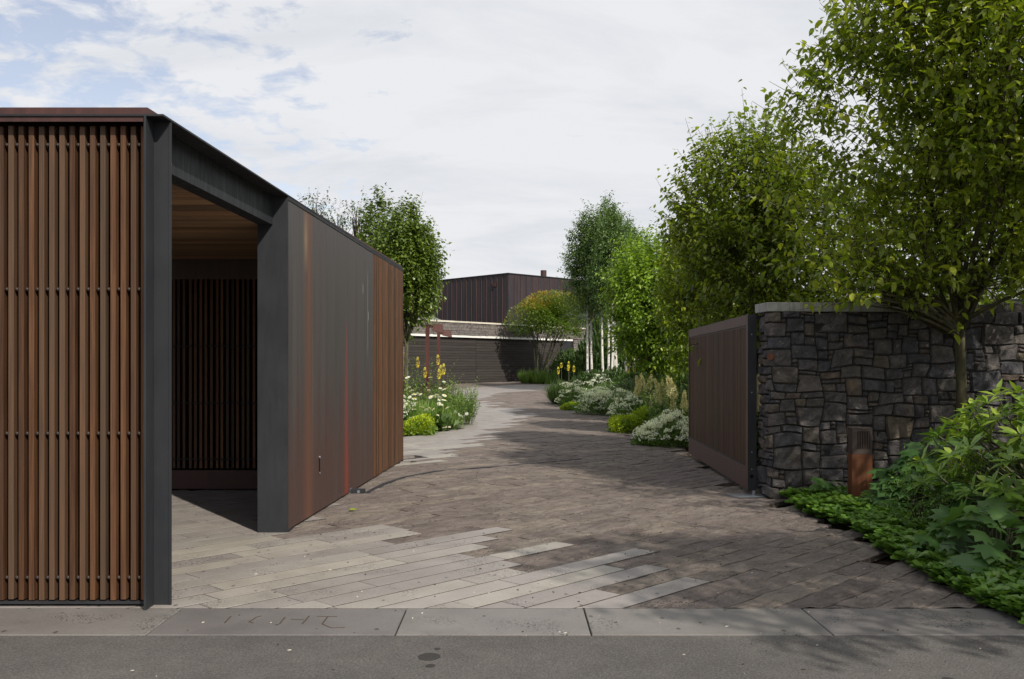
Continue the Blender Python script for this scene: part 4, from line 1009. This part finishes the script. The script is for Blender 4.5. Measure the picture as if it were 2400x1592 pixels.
broadleaf('pear_tree', 'pear tree behind the stone wall towards the right edge', 'tree', (7.6, 15.5, g(15.5)),
          [((7.6, 15.5, 3.7), (1.8, 1.5, 2.1), 1900, .15, .2)], 1.6, .055, .1, LF_PEAR, BARK, 44, per=8, length=.45, group=pg, up=.9)
# street trees beyond the right edge, whose shade lies over wall, bed and kerb
broadleaf('street_tree', 'street tree beyond the right edge of the frame shading the stone wall', 'tree', (6.35, 7.3, 0),
          [((6.35, 7.3, 4.5), (1.7, 1.7, 2.4), 720, .15, .1)], 1.9, .08, .12, LF_PEAR, BARK, 52, per=8, length=.5, group='trees outside the frame on the right')
broadleaf('street_tree', 'street tree beyond the right edge nearer the road, shading the kerb', 'tree', (5.3, 2.5, 0),
          [((5.2, 2.5, 4.3), (1.35, 1.3, 1.3), 620, .2, .1)], 2.2, .09, .13, LF_PEAR, BARK, 57, per=8, length=.5, group='trees outside the frame on the right')
# left, behind the gatehouse
broadleaf('glossy_tree', 'deep green glossy tree with several pointed tops behind the end of the gatehouse', 'tree', (-2.72, 24., g(24)),
          [((-2.78, 24.2, 4.0), (.84, .85, 1.55), 1700, .16, .3), ((-2.42, 24.0, 3.85), (.58, .6, 1.15), 700, .16, .2)], 2.2, .045, .105, LF_DEEP, BARK, 61, per=8, length=.36, up=1.1)
broadleaf('glossy_tree', 'deep green glossy tree mostly hidden by the gatehouse roof', 'tree', (-3.75, 26.5, g(26.5)),
          [((-3.75, 26.5, 4.0), (.95, .9, 2.1), 1800, .17, .35)], 2.2, .045, .105, LF_DEEP, BARK, 67, per=8, length=.36, up=1.1)
for k, (px, pyt, Y) in enumerate(((742, 462, 38.), (792, 490, 40.), (838, 470, 39.))):
    c = at(px, pyt + 42, Y); lb = ('leftmost sparse twiggy treetop above the gatehouse roof', 'lower sparse twiggy treetop between two taller ones', 'sparse twiggy treetop beside the glossy tree')[k]
    broadleaf('scraggly_tree', lb, 'tree', (c.x, Y, g(Y)), [((c.x, Y, c.z), (.62, .6, .62), 60, .3, 0)], c.z - g(Y) - .9, .07, .11, LF_DARK, BARK_DARK, 70 + k, per=6, length=.45, group='thin bare-topped trees above the gatehouse roof', nlimb=14, twigs='all', up=.8)

# birches: one prototype, copied
bgp = 'white-stemmed birches in the right bed'
pr_ = at(1375.5, 860, 41.)
BIR = thing('birch_tree', '', 'tree', (pr_.x, 41., g(41.)), bgp)
bx, by, bz = pr_.x, 41., g(41.)
w = MB(); limb(w, (bx, by, bz - .1), (bx + .06, by, bz + 7.1), .062, .015, 5, 7, .004, 8, .0025)
tw = MB()
for k in range(26):
    rr = random.Random(k); z = bz + 2.9 + k * .16; a = rr.random() * 6.3; l_ = .75 * (1 - .5 * k / 26); limb(tw, (bx + .03, by, z), (bx + math.cos(a) * l_, by + math.sin(a) * l_, z + .6), .014, .004, k, 4, .1, 3)
put('trunk', w.mesh('trunk', BIRCH, True), BIR); put('branches', tw.mesh('branches', BARK_DARK), BIR)
b, d, rr = crown_shoots((bx, by, bz + 5.55), (1.0, .9, 2.35), 1500, 91, .28, .45, .55)
P, ld, nn, sz, ti, tips = shoot_leaves(b, d, 92, .36, 7, .115, up=.5, droop=.7)
put('crown', leaf_mesh('crown', T_SMALL, P, ld, nn, sz, LF_BIRCH, ti), BIR, kind='stuff')
BIR['label'] = 'leftmost birch, its thin white stem nearest the maple'
spots = [(1385.7, 41.4, 'slim birch standing just right of the leftmost stem', 1.0), (1413, 40.5, 'single birch alone between the left pair and the dense cluster', 1.03), (1427.5, 40, 'leftmost stem of the dense birch cluster, with a reddish top', 1.02), (1434.5, 38.5, 'brightest front stem in the middle of the dense birch cluster', 1.0),
         (1439.5, 40.6, 'birch tight behind the right side of the brightest stem', .97), (1444.5, 42, 'rightmost stem of the dense birch cluster', .95), (1467.5, 42.5, 'first birch right of the dense cluster, under the yellow-green pear', .96),
         (1477, 44, 'thin birch second right of the dense cluster', .95), (1485, 42, 'birch third right of the dense cluster', .93), (1494, 43, 'birch fourth right of the dense cluster', .9), (1509, 44, 'rightmost birch, half hidden under the yellow-green pear', .9)]
for k, (px, Y, lb, s_) in enumerate(spots):
    copy_thing(BIR, ((px - HX) / F * Y, Y, g(Y)), lb, rz=k * 1.3 + .7, sc_=s_, group=bgp)
# Japanese maple before the garage door
mp = Vector((62 / F * 50.3, 50.3, g(50.3))); MA = thing('maple_tree', 'multi-stemmed round-topped maple with orange tips before the garage door', 'tree', mp)
w = MB(); cc = Vector((mp.x + .6, mp.y, mp.z + 3.25)); rl = random.Random(9)
for k in range(15):
    a = k * .42; sp_ = rl.uniform(.25, 1.15); e = cc + Vector((math.cos(a) * sp_ * 1.15, math.sin(a) * sp_ * .8, -.85 + rl.uniform(-.1, .35)))
    lpp = limb(w, mp + Vector((math.cos(a) * .07, math.sin(a) * .07, -.05)), e, .034, .014, k, 5, .03, 5, .006)
    for q_ in range(3): limb(w, lpp[4], e + Vector((rl.uniform(-.7, .7), rl.uniform(-.6, .6), rl.uniform(.3, .9))), .016, .005, k * 3 + q_, 4, .1, 3)
put('trunk', w.mesh('trunk', BARK_PALE, True), MA)
r = np.random.default_rng(5); N = 15000; d = unit(r.normal(size=(N, 3))); d[:, 2] = np.where(d[:, 2] < -.5, -d[:, 2], d[:, 2]); rr = r.random(N) ** .38 * lumps(d, 8, .4)
P = d * rr[:, None] * np.array([1.6, 1.4, 1.3]) + np.array(cc)
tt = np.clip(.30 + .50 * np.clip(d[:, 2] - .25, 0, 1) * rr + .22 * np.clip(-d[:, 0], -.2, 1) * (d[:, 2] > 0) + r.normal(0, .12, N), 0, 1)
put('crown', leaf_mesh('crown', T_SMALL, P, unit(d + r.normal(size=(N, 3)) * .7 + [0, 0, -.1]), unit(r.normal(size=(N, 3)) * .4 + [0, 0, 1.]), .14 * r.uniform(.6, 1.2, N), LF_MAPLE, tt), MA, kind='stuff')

# ------------------------------------------------------------------ dark shrubs and hedges behind the beds
sg = 'dark green shrubs filling the back of the right bed'
SH = thing('dark_shrub', 'dark leafy shrub at the foot of the leftmost birches', 'shrub', (3.15, 37.2, g(37.2)), sg)
c = Vector((3.15, 37.2, g(37.2)))
put('foliage', mound(c, (.95, .8, .95), 3400, 101, .13, LF_DARK, T_SMALL, .22), SH, kind='stuff')
w = MB(); [limb(w, c + Vector((0, 0, -.05)), c + Vector((math.cos(k) * .6, math.sin(k) * .5, .65)), .02, .006, k, 4) for k in range(6)]; put('stems', w.mesh('stems', BARK_DARK), SH)
for k, (X, Y, s_, lb) in enumerate([
    (3.9, 36.2, (1.0, 1, 1.15), 'dark shrub below the dense birch cluster'), (4.7, 35.0, (1.1, 1, 1.35), 'dark shrub right of the dense birch cluster'), (5.4, 33, (1.2, 1, 1.5), 'dark shrub below the rightmost birches'),
    (4.3, 30.0, (1.2, 1.1, 1.0), 'low dark shrub behind the big white valerian'), (5.0, 26.5, (1.2, 1.1, 1.5), 'tall dark shrub under the yellow-green pear'), (4.6, 21.5, (1.3, 1.2, 1.7), 'dark shrub behind the cream plumes'),
    (5.2, 17.5, (1.5, 1.3, 1.8), 'dark shrub behind the far half of the gate'), (4.8, 13.6, (1.4, 1.1, 1.6), 'dark shrub between the gate and the stone wall'),
    (6.0, 45, (2.0, 1.4, 3.4), 'tall dark bush behind the rightmost birches'), (4.6, 50, (1.7, 1.4, 3.6), 'tall dark bush behind the birch cluster by the garage'), (8.2, 42, (2.2, 1.4, 4.), 'tall dark bush farthest right behind the birches'),
    (7.2, 34, (2.4, 1.4, 3.4), 'tall dark bush behind the farthest pear'), (8.0, 22, (2.4, 1.5, 2.8), 'broad dark bush beyond the stone wall'), (10.5, 17, (2.6, 1.6, 2.4), 'broad dark bush before the pale house'), (3.2, 53.2, (1.1, .8, 1.8), 'dark bush against the right pier of the garage')]):
    copy_thing(SH, (X, Y, g(Y) - .03), lb, rz=k * .9, sc_=s_, group=sg)
# grasses at the maple's foot
for k, (px, pyb, s_, lb) in enumerate(((1236, 893, 1., 'rounded green grass tuft left of the maple stems'), (1262, 896, 1.1, 'tallest green grass tuft at the foot of the maple'), (1290, 897, .95, 'green grass tuft right of the maple stems'))):
    Y = 49.2 - k * .5; X = (px - HX) / F * Y; T = thing('grass_tuft', lb, 'grass tuft', (X, Y, g(Y)), 'grass tufts round the maple')
    put('blades', blades((X, Y, g(Y)), .3, 420, 110 + k, .78 * s_, LF_GRASS, 1.3, .5), T, kind='stuff')

# ------------------------------------------------------------------ flower bed plants
def petals_ball(seed, n, rad, size, mat, tmpl=T_SMALL, name='flower_head', flat=.7):
    r = np.random.default_rng(seed); d = unit(r.normal(size=(n, 3))); d[:, 2] = np.abs(d[:, 2])
    return leaf_mesh(name, tmpl, d * rad * np.array([1, 1, flat]) * r.uniform(.75, 1, (n, 1)), unit(d + r.normal(size=(n, 3)) * .5), unit(d + r.normal(size=(n, 3)) * .5), size * r.uniform(.7, 1.2, n), mat)
HEADS = [petals_ball(s, 26, .04, .022, PETAL) for s in (1, 2, 3)]
def valerian(X, Y, rad, h, nh, seed, label, lime=False):
    z = g(Y); T = thing('white_valerian', label, 'flowering plant', (X, Y, z), 'white valerian mounds along the drive')
    put('foliage', mound((X, Y, z), (rad, rad * .85, h * .85), int(2600 * rad / .5), seed, .075, LF_GRASS, T_LANCE, .15, .35, .7, (.4, .18)), T, kind='stuff')
    r = random.Random(seed); st = MB()
    for k in range(nh):
        a = r.random() * 6.283; e = r.random() ** .6; el = r.uniform(.1, 1.45)
        p = Vector((X + math.cos(a) * math.cos(el) * rad * r.uniform(.75, 1.15), Y + math.sin(a) * math.cos(el) * rad * .85 - .02, z + .06 + math.sin(el) * h * r.uniform(.7, 1.15)))
        put('flower_head', HEADS[k % 3], T, p, rot=(r.uniform(-.4, .4), r.uniform(-.4, .4), r.random() * 6), scale=(r.uniform(1.3, 2.2),) * 3)
        st.tube([(X + (p.x - X) * .6, Y + (p.y - Y) * .6, z + (p.z - z) * .5), p], .003, 3, False)
    put('stems', st.mesh('stems', BARK_PALE), T, kind='stuff')
valerian(3.0, 17.6, .50, .50, 110, 201, 'nearest white valerian, spilling beside the far end of the gate')
valerian(2.62, 17.9, .32, .30, 60, 202, 'low white valerian at the paving edge before the gate end')
valerian(2.85, 22.6, .55, .62, 90, 203, 'white valerian between the lime mound and the cream plumes')
valerian(2.50, 27.0, .62, .62, 170, 204, 'broadest whitest valerian mound at the bend of the drive')
valerian(3.10, 26.4, .55, .60, 80, 205, 'white valerian right beside the broadest mound')
valerian(1.98, 30.6, .48, .72, 70, 206, 'farthest white valerian on the right, beside the dark grass clump')
valerian(-2.66, 21.6, .45, .72, 50, 207, 'white valerian in the left bed touching the gatehouse corner')
valerian(3.15, 33.0, .9, .80, 40, 208, 'loose white-flowered plant under the leftmost birches')
def lime(X, Y, rx, h, seed, label):
    z = g(Y); T = thing('lime_mound', label, 'plant', (X, Y, z), "low lime-green lady's mantle mounds")
    put('foliage', mound((X, Y, z), (rx, rx * .8, h), int(3600 * rx / .4), seed, .05, LF_LIME, T_SMALL, .16, .22, .4, (.5, .22)), T, kind='stuff')
    put('leaves', mound((X, Y, z - .02), (rx * .95, rx * .8, h * .75), 700, seed + 1, .10, LF_GRASS, T_OBOV, .12, .3, .2, (.6, .15), 'leaves'), T, kind='stuff')
lime(2.60, 20.9, .42, .36, 301, 'lime-green mound bulging over the right paving edge'); lime(2.95, 21.3, .42, .5, 303, 'taller lime-green mound behind the bulging one')
lime(1.95, 28.9, .38, .22, 305, 'flat lime-green mound farthest along the right edge'); lime(-2.05, 20.3, .42, .40, 307, 'bright lime-green mound at the front corner of the left bed')
# daisies
def daisy_mesh():
    m = MB(); n = 13
    for k in range(n):
        a = k / n * 6.283; b = a + .19; c_ = a - .19
        m.poly([(0, 0, .004), (math.cos(c_) * .03, math.sin(c_) * .03, .006), (math.cos(a) * .048, math.sin(a) * .048, -.002), (math.cos(b) * .03, math.sin(b) * .03, .006)], [(0, 1, 2, 3)])
    me = m.mesh('flower', PETAL); a_ = me.attributes.new('tint', 'FLOAT', 'POINT'); a_.data.foreach_set('value', [.7] * len(me.vertices)); return me
DAISY = daisy_mesh(); DC = MB().tube([(0, 0, .003), (0, 0, .013)], [.012, .008], 7).mesh('flower_centre', POKER)
DA = thing('daisy_clump', 'clump of white shasta daisies with tall stems in the left bed', 'flowering plant', (-2.05, 22.2, g(22.2)))
z = g(22.2); put('foliage', blades((-2.05, 22.2, z), .62, 1500, 401, .66, LF_GRASS, 1.5, .45), DA, kind='stuff')
put('leaves', mound((-2.1, 22.2, z), (.75, .6, .55), 2200, 402, .09, LF_GRASS, T_LANCE, .2, .4, .7, (.4, .2), 'leaves'), DA, kind='stuff'); st = MB()
r = random.Random(4)
for k in range(54):
    px_k = r.uniform(945, 1052); pyk = r.gauss(945, 32); pyk = max(885, min(1008, pyk + (px_k - 1000) * .35)); Y = 21.9 + r.uniform(-.35, .5) - (pyk - 940) * .008; p = at(px_k, pyk, Y)
    if p.z < g(Y) + .08: continue
    f_ = put('flower', DAISY, DA, p, rot=(R(r.uniform(5, 45)), R(r.uniform(-30, 30)), r.random() * 6), scale=(r.uniform(1.0, 1.55),) * 3)
    put('flower_centre', DC, f_, p).location = (0, 0, 0)
    st.tube([(p.x + (p.x + 2.05) * -.3, Y + .1, g(Y)), p - Vector((0, 0, .005))], .004, 3, False)
put('stems', st.mesh('stems', BARK_PALE), DA, kind='stuff')
# feathery tall green plants of the left bed
def feathery(X, Y, n, h, rad, seed, label, mat=LF_GRASS):
    z = g(Y); T = thing('leafy_perennial', label, 'plant', (X, Y, z), 'tall feathery green perennials in the left bed'); r = np.random.default_rng(seed)
    a = r.random(n) * 6.283; q = np.sqrt(r.random(n)) * rad; b = np.stack([X + np.cos(a) * q, Y + np.sin(a) * q * .8, np.full(n, z)], 1)
    d = np.stack([np.cos(a), np.sin(a), np.zeros(n)], 1)
    P, ld, nn, sz, ti, tips = shoot_leaves(b, d, seed, h, 24, .10, up=2.6, outw=.55, droop=-.25, jit=.15)
    put('foliage', leaf_mesh('foliage', T_LANCE, P, ld, nn, sz, mat, ti), T, kind='stuff')
    m = MB(); [m.tube([b[k], tips[k]], [.006, .003], 3, False) for k in range(n)]; put('stems', m.mesh('stems', BARK_PALE), T, kind='stuff'); return T
feathery(-2.35, 23.8, 90, 1.05, .75, 411, 'tall feathery perennial behind the daisies near the gatehouse end')
feathery(-1.65, 24.3, 70, .72, .62, 412, 'feathery perennial behind the two lamp posts')
feathery(-1.35, 23.2, 48, .72, .42, 413, 'lower feathery perennial leaning over the paving edge')
feathery(-2.9, 26.5, 80, 1.35, .7, 414, 'feathery perennial half hidden behind the gatehouse')
feathery(-1.7, 27.5, 60, .7, .6, 415, 'farthest feathery perennial of the left bed')
HO = thing('broad_leaf_plant', 'low plant with broad green leaves at the left paving edge', 'plant', (-1.62, 21.4, g(21.4)))
put('foliage', mound((-1.62, 21.5, g(21.5)), (.34, .3, .26), 90, 421, .22, LF_DARK, T_OBOV, .1, .5, .6, (.7, .15)), HO, kind='stuff')
FR_ = thing('fallen_lily', 'white blooms drooping onto the paving from the left bed', 'flowering plant', (-1.1, 21.8, g(21.8)))
put('blades', blades((-1.45, 22.1, g(22)), .18, 60, 431, .55, LF_GRASS, 1.1, 1.1), FR_, kind='stuff')
for k, (px, pyy) in enumerate(((1067, 966), (1076, 972), (1082, 976), (1094, 970))):
    p = at(px, pyy, 22.3); put('flower', DAISY, FR_, (p.x, p.y, max(p.z, g(22.3) + .04)), rot=(R(60), R(20 * k), k), scale=(1.1,) * 3)
P, D_, N_, S_, T_ = [], [], [], [], []; r = np.random.default_rng(77)
for k in range(9000):
    if k % 4: y = r.uniform(16.2, 38); e_ = 1.9 + (3.3 - 1.9) * max(0, 1 - abs(y - 16) / 14) if y < 30 else 1.9; x = e_ + .35 + abs(r.normal(0, .9)); 
    else: y = r.uniform(20.6, 30); x = -1.35 - abs(r.normal(0, .8)) - max(0, 22 - y) * .35
    h = .08 + .38 * (mnoise.noise(Vector((x * 1.7, y * 1.7, 3))) * .5 + .5) * r.random() ** .5 * min(1, .35 + abs(x - (1.9 if x > 0 else -1.3)))
    P.append((x, y, g(y) + h - .04)); D_.append(r.normal(size=3) * .6 + [0, 0, .7]); N_.append(r.normal(size=3) * .4 + [0, 0, 1]); S_.append(r.uniform(.08, .2)); T_.append(.45 + .3 * mnoise.noise(Vector((x, y, 8))) + r.normal(0, .1))
put('undergrowth', leaf_mesh('undergrowth', T_LANCE, np.array(P), np.array(D_), np.array(N_), np.array(S_), LF_GRASS, np.array(T_)), kind='stuff')
# red-hot pokers
def spike(seed):
    r = np.random.default_rng(seed); n = 150; t = r.random(n); a = r.random(n) * 6.283; R_ = .034 * np.sin(np.clip(t * .85 + .12, 0, 1) * math.pi) ** .6
    P = np.stack([np.cos(a) * R_, np.sin(a) * R_, t * .2], 1); d = np.stack([np.cos(a), np.sin(a), -1.1 + t * 1.9], 1)
    return leaf_mesh('flower_spike', T_SMALL, P, d, d + np.array([0, 0, .5]), .035 * r.uniform(.8, 1.1, n), POKER, .25 + .6 * t)
SPK = spike(1)
def poker(px, pyy, Y, seed, label, ln=1.):
    top = at(px, pyy, Y); z = g(Y); T = thing('red_hot_poker', label, 'flower', (top.x, Y, z), 'yellow red-hot pokers in the two beds')
    bx_ = top.x + random.Random(seed).uniform(-.06, .06)
    put('stem', MB().tube([(bx_, Y, z - .03), ((bx_ + top.x) / 2 + .01, Y, (z + top.z) / 2), (top.x, Y, top.z - .16 * ln)], .008, 5).mesh('stem', BARK_PALE), T)
    put('flower_spike', SPK, T, (top.x, Y, top.z - .2 * ln), scale=(.85, .85, ln))
    put('blades', blades((bx_, Y, z), .12, 60, seed, .7, LF_GRASS, 1.6, .55), T, kind='stuff')
for k, a_ in enumerate(((979, 838, 24.2, 'poker left of the taller lamp post', 1.2), (996, 862, 24.6, 'poker close against the taller lamp post', 1.2), (1026.5, 833, 25.4, 'tallest poker before the shorter lamp post', 1.2), (1029, 866, 24.4, 'lowest poker of the trio by the shorter lamp post', 1.15),
                        (1033, 857, 24.8, 'middle poker of the trio by the shorter lamp post', 1.2), (1040, 854, 24.6, 'rightmost poker of the left bed', 1.25), (949, 828, 25.6, 'pale orange poker beside the gatehouse end', 1.2),
                        (1308.5, 861, 32.5, 'leftmost poker of the right bed by the dark grass', 1.1), (1315.5, 851, 33.5, 'slim pale poker second from left in the right bed', .8), (1333, 848, 33.5, 'tallest poker among those before the garage wall', 1.1), (1331.5, 856, 32.8, 'poker just under the tallest one in the right bed', .9), (1345, 858, 33, 'poker nearest the leftmost birches', 1.),
                        (1472, 853, 28.5, 'left one of two pokers below the far birches', 1.3), (1487, 853, 28.7, 'right one of two pokers below the far birches', 1.2), (1525, 852, 25.6, 'big upright poker under the yellow-green pear', 1.8), (1534, 838, 26.2, 'fading brown tall poker under the yellow-green pear', 1.5))):
    poker(a_[0], a_[1], a_[2], 500 + k, a_[3], a_[4])
# dark fountain grass
GR = thing('fountain_grass', 'dark arching grass clump at the bend of the drive on the right', 'grass clump', (1.62, 31.8, g(31.8)))
put('blades', blades((1.68, 31.8, g(31.8)), .3, 1000, 601, .85, LF_DARK, 1.1, .55, tint=(.75, .2)), GR, kind='stuff')
# cream plumes
def plume(seed):
    r = np.random.default_rng(seed); n = 300; t = r.random(n) ** .8; a = r.random(n) * 6.283; q = (1 - t) ** .8 * .085 * (r.random(n) ** .5); P = np.stack([np.cos(a) * q, np.sin(a) * q, t * .36], 1)
    d = np.stack([np.cos(a) * .7, np.sin(a) * .7, np.ones(n)], 1) + r.normal(size=(n, 3)) * .2
    return leaf_mesh('plume', T_SMALL, P, d, r.normal(size=(n, 3)), .035 * r.uniform(.7, 1.2, n), PLUME)
PLM = [plume(1), plume(2)]
def astilbe(pxs, Y, label, seed):
    X = sum((p[0] - HX) / F * Y for p in pxs) / len(pxs); z = g(Y); T = thing('plume_flower', label, 'flowering plant', (X, Y, z), 'cream astilbe plants behind the gate end')
    put('foliage', mound((X, Y, z), (.5, .42, .6), 1700, seed, .10, LF_GRASS, T_OVATE, .2, .4, .6, (.4, .2)), T, kind='stuff'); r = random.Random(seed)
    for k, (px, pyy) in enumerate(pxs):
        p = at(px, pyy, Y + r.uniform(-.2, .2)); b_ = Vector((X + (p.x - X) * .4, Y, z)); lean = R(r.uniform(-28, -6))
        put('plume', PLM[k % 2], T, (p.x, p.y, p.z - .30), rot=(R(-5), lean, k), scale=(1.15,) * 3)
        put('stem', MB().tube([b_, (p.x, p.y, p.z - .28)], .005, 4).mesh('stem', BARK_PALE), T)
astilbe([(1497, 893), (1508, 888), (1519, 886), (1490, 900)], 22.5, 'cream-plumed plant farthest left of the three', 611)
astilbe([(1552, 898), (1560, 903), (1546, 915), (1556, 925), (1533, 908)], 20.8, 'cream-plumed plant in the middle of the three', 612)
astilbe([(1574, 895), (1582, 900), (1577, 942), (1588, 950), (1596, 962), (1604, 930)], 18.9, 'cream-plumed plant nearest the gate end', 613)
feat = feathery(3.35, 19.6, 60, 1.05, .4, 621, 'bright green leafy perennial beside the far gate end'); feat['group'] = 'leafy perennials beside the gate'
feat = feathery(3.3, 24.5, 60, .9, .6, 622, 'leafy green perennial behind the white valerian on the right'); feat['group'] = 'leafy perennials beside the gate'
feat = feathery(3.6, 29., 60, 1.0, .7, 623, 'darker leafy perennial beneath the dense birch cluster', LF_DARK); feat['group'] = 'leafy perennials beside the gate'

# ------------------------------------------------------------------ right foreground bed
def rhodo(C, rad, nrose, seed, label, parts):
    T = thing('rhododendron', label, 'shrub', (C[0], C[1], 0)); r = np.random.default_rng(seed); d = unit(r.normal(size=(nrose, 3))); d[:, 2] = np.abs(d[:, 2]) * 1.1 - .25; d = unit(d)
    rr = .62 + .42 * r.random(nrose) ** .6; c = d * rr[:, None] * np.asarray(rad) * lumps(d, seed, .12)[:, None] + np.asarray(C)
    ok = c[:, 2] > .12; c = c[ok]; d = d[ok]; n = len(c); P, D_, N_, S_, T_ = [], [], [], [], []; w = MB()
    for k in range(n):
        ax = unit(d[k] * .7 + np.array([0, 0, .9]) + r.normal(size=3) * .2); e1 = unit(np.cross(ax, [1, .2, .1])); e2 = np.cross(ax, e1); nl_ = r.integers(7, 12); ph = r.random() * 6.3; tone = np.clip(r.normal(.5, .2), 0, 1)
        for q_ in range(nl_):
            a = ph + q_ * 2.399; lift = .1 + .5 * (q_ / nl_) + (.35 if q_ > nl_ - 3 else 0); dd = e1 * math.cos(a) + e2 * math.sin(a); P.append(c[k] + dd * .012); D_.append(unit(dd + ax * lift)); N_.append(unit(ax - dd * lift)); S_.append(r.uniform(.12, .185)); T_.append(np.clip(tone + r.normal(0, .1) + .12 * lift, 0, 1))
        b_ = np.array([C[0], C[1], .1]) + (c[k] - np.array([C[0], C[1], .1])) * .35
        if k % 2 == 0: limb(w, b_, c[k], .012, .005, k, 4, .08, 3)
        else: w.tube([c[k] - ax * .12, c[k]], .005, 4, False)
    for k in range(7): a = k * .9; limb(w, (C[0] + math.cos(a) * .08, C[1] + math.sin(a) * .08, -.06), (C[0] + math.cos(a) * rad[0] * .5, C[1] + math.sin(a) * rad[1] * .5, C[2] + .2), .02, .01, k, 5, .1, 4)
    put('stems', w.mesh('stems', BARK_PALE), T)
    leaves_as_parts(T, T_LANCE, np.array(P), np.array(D_), np.array(N_), np.array(S_), LF_RHODO, np.array(T_), parts)
rhodo((4.62, 7.4, .60), (1.2, .95, .80), 340, 701, 'bright green rhododendron with long pointed leaves at the right edge', 290)
def lobed(C, rad, h, n, size, seed, label, parts):
    T = thing('lobed_leaf_plant', label, 'plant', (C[0], C[1], 0), 'large lobed-leaf plants in the right bed'); r = np.random.default_rng(seed); a = r.random(n) * 6.283; q = np.sqrt(r.random(n))
    z = h * (1 - .75 * q ** 2) * r.uniform(.55, 1.05, n); P = np.stack([C[0] + np.cos(a) * q * rad[0], C[1] + np.sin(a) * q * rad[1], z + .05], 1)
    out_ = np.stack([np.cos(a) * q, np.sin(a) * q, np.zeros(n)], 1); D_ = unit(out_ + r.normal(size=(n, 3)) * .35 + np.array([-.15, -.35, -.35])); N_ = unit(np.array([0, -.25, 1.]) + out_ * .6 + r.normal(size=(n, 3)) * .25)
    w = MB()
    for k in range(n): w.tube([(C[0] + (P[k][0] - C[0]) * .4, C[1] + (P[k][1] - C[1]) * .4, 0), (P[k] + np.array([C[0], C[1], z[k]])) / 2 * np.array([1, 1, 1]), P[k]], .004, 4, False)
    put('stems', w.mesh('stems', BARK_PALE), T, kind='stuff')
    leaves_as_parts(T, T_LOBED, P, D_, N_, size * r.uniform(.7, 1.15, n), LF_LOBED, np.clip(r.normal(.45, .2, n), 0, 1), parts)
lobed((4.02, 9.3), (.40, .42), .62, 80, .17, 711, 'large lobed-leaf plant right behind the bollard light', 60)
lobed((4.3, 9.35), (.6, .5), .8, 60, .24, 712, 'lobed-leaf plant between the trunk and the stone wall', 30)
lobed((3.47, 6.75), (.45, .55), .46, 80, .19, 713, 'nearest lobed-leaf plant overhanging the paving by the kerb', 60)
lobed((3.72, 7.6), (.3, .35), .6, 34, .19, 714, 'lobed-leaf plant tucked under the rhododendron', 24)
lobed((3.40, 10.15), (.12, .1), .34, 8, .17, 715, 'few lobed leaves left of the bollard light', 8)
AZ = thing('small_leaf_shrub', 'small-leaved fresh green shrub between the bollard light and the rhododendron', 'shrub', (3.62, 8.35, 0))
b, d, rr = crown_shoots((3.62, 8.35, .28), (.30, .36, .32), 150, 721, .2, .4, 0)
P, ld, nn, sz, ti, tips = shoot_leaves(b, d, 722, .10, 9, .036, up=.9, droop=-.2)
put('foliage', leaf_mesh('foliage', T_OBOV, P, ld, nn, sz, LF_COVER, ti), AZ, kind='stuff')
w = MB(); [limb(w, (3.62, 8.35, -.05), b[k], .008, .003, k, 4, .1, 3) for k in range(0, 150, 5)]; put('stems', w.mesh('stems', BARK_DARK), AZ)
# ground cover rosettes
P, D_, N_, S_, T_ = [], [], [], [], []; r = np.random.default_rng(31)
def edge_x(y):
    E = [(5.5, 3.12), (5.84, 3.10), (6.2, 3.05), (6.8, 3.08), (7.5, 3.13), (8.2, 3.22), (8.9, 3.22), (9.6, 3.1), (10.1, 3.18), (10.6, 3.0)]
    for (a_, b_), (c_, d_) in zip(E[:-1], E[1:]):
        if a_ <= y <= c_: return b_ + (d_ - b_) * (y - a_) / (c_ - a_)
    return 3.1
for k in range(1700):
    y = r.uniform(5.3, 10.5); off = abs(r.normal(0, .42)); x = edge_x(y) - .14 + off
    if x > 5.2 or (abs(x - BX) < .13 and abs(y - BY) < .13) or (y > 10.35 and x < 3.1): continue
    nl_ = r.integers(5, 9); ph = r.random() * 6.3; h = r.uniform(.0, .09) + min(off, .4) * .12; tone = r.normal(.5, .15); tl = np.array([r.normal(0, .25), r.normal(-.1, .25), 1.])
    for q_ in range(nl_):
        a = ph + q_ * 2.4; dd = np.array([math.cos(a), math.sin(a), .25 + .5 * q_ / nl_]); P.append((x, y, h)); D_.append(dd); N_.append(tl - np.array([dd[0], dd[1], 0]) * .4); S_.append(r.uniform(.055, .10)); T_.append(tone + r.normal(0, .1))
V_ = T_OBOV[0].copy(); V_[:, 0] *= 1.25
put('ground_cover', leaf_mesh('ground_cover', (V_, T_OBOV[1]), np.array(P), np.array(D_), np.array(N_), np.array(S_), LF_COVER, np.array(T_)), kind='stuff')
# fill under the trees behind the rhododendron
FS = copy_thing(SH, (5.6, 9.3, -.02), 'dark shrub in the corner between trunk, wall and rhododendron', rz=.4, sc_=(.95, .7, 1.15), group=sg)
FS = copy_thing(SH, (5.3, 6.2, -.02), 'dark shrub beyond the right edge next to the rhododendron', rz=1.4, sc_=(1., .8, 1.2), group=sg)
# a fallen leaf on the rough paving
fl = kp(818, 1199); lf = put('fallen_leaf', leaf_mesh('fallen_leaf', T_OVATE, [(fl.x, fl.y, .016)], [(1, .35, .1)], [(0, -.3, 1)], [.085], LF_LIME, [.3])); lf['label'] = 'single yellow-green leaf lying on the rough brown paving'; lf['category'] = 'leaf'
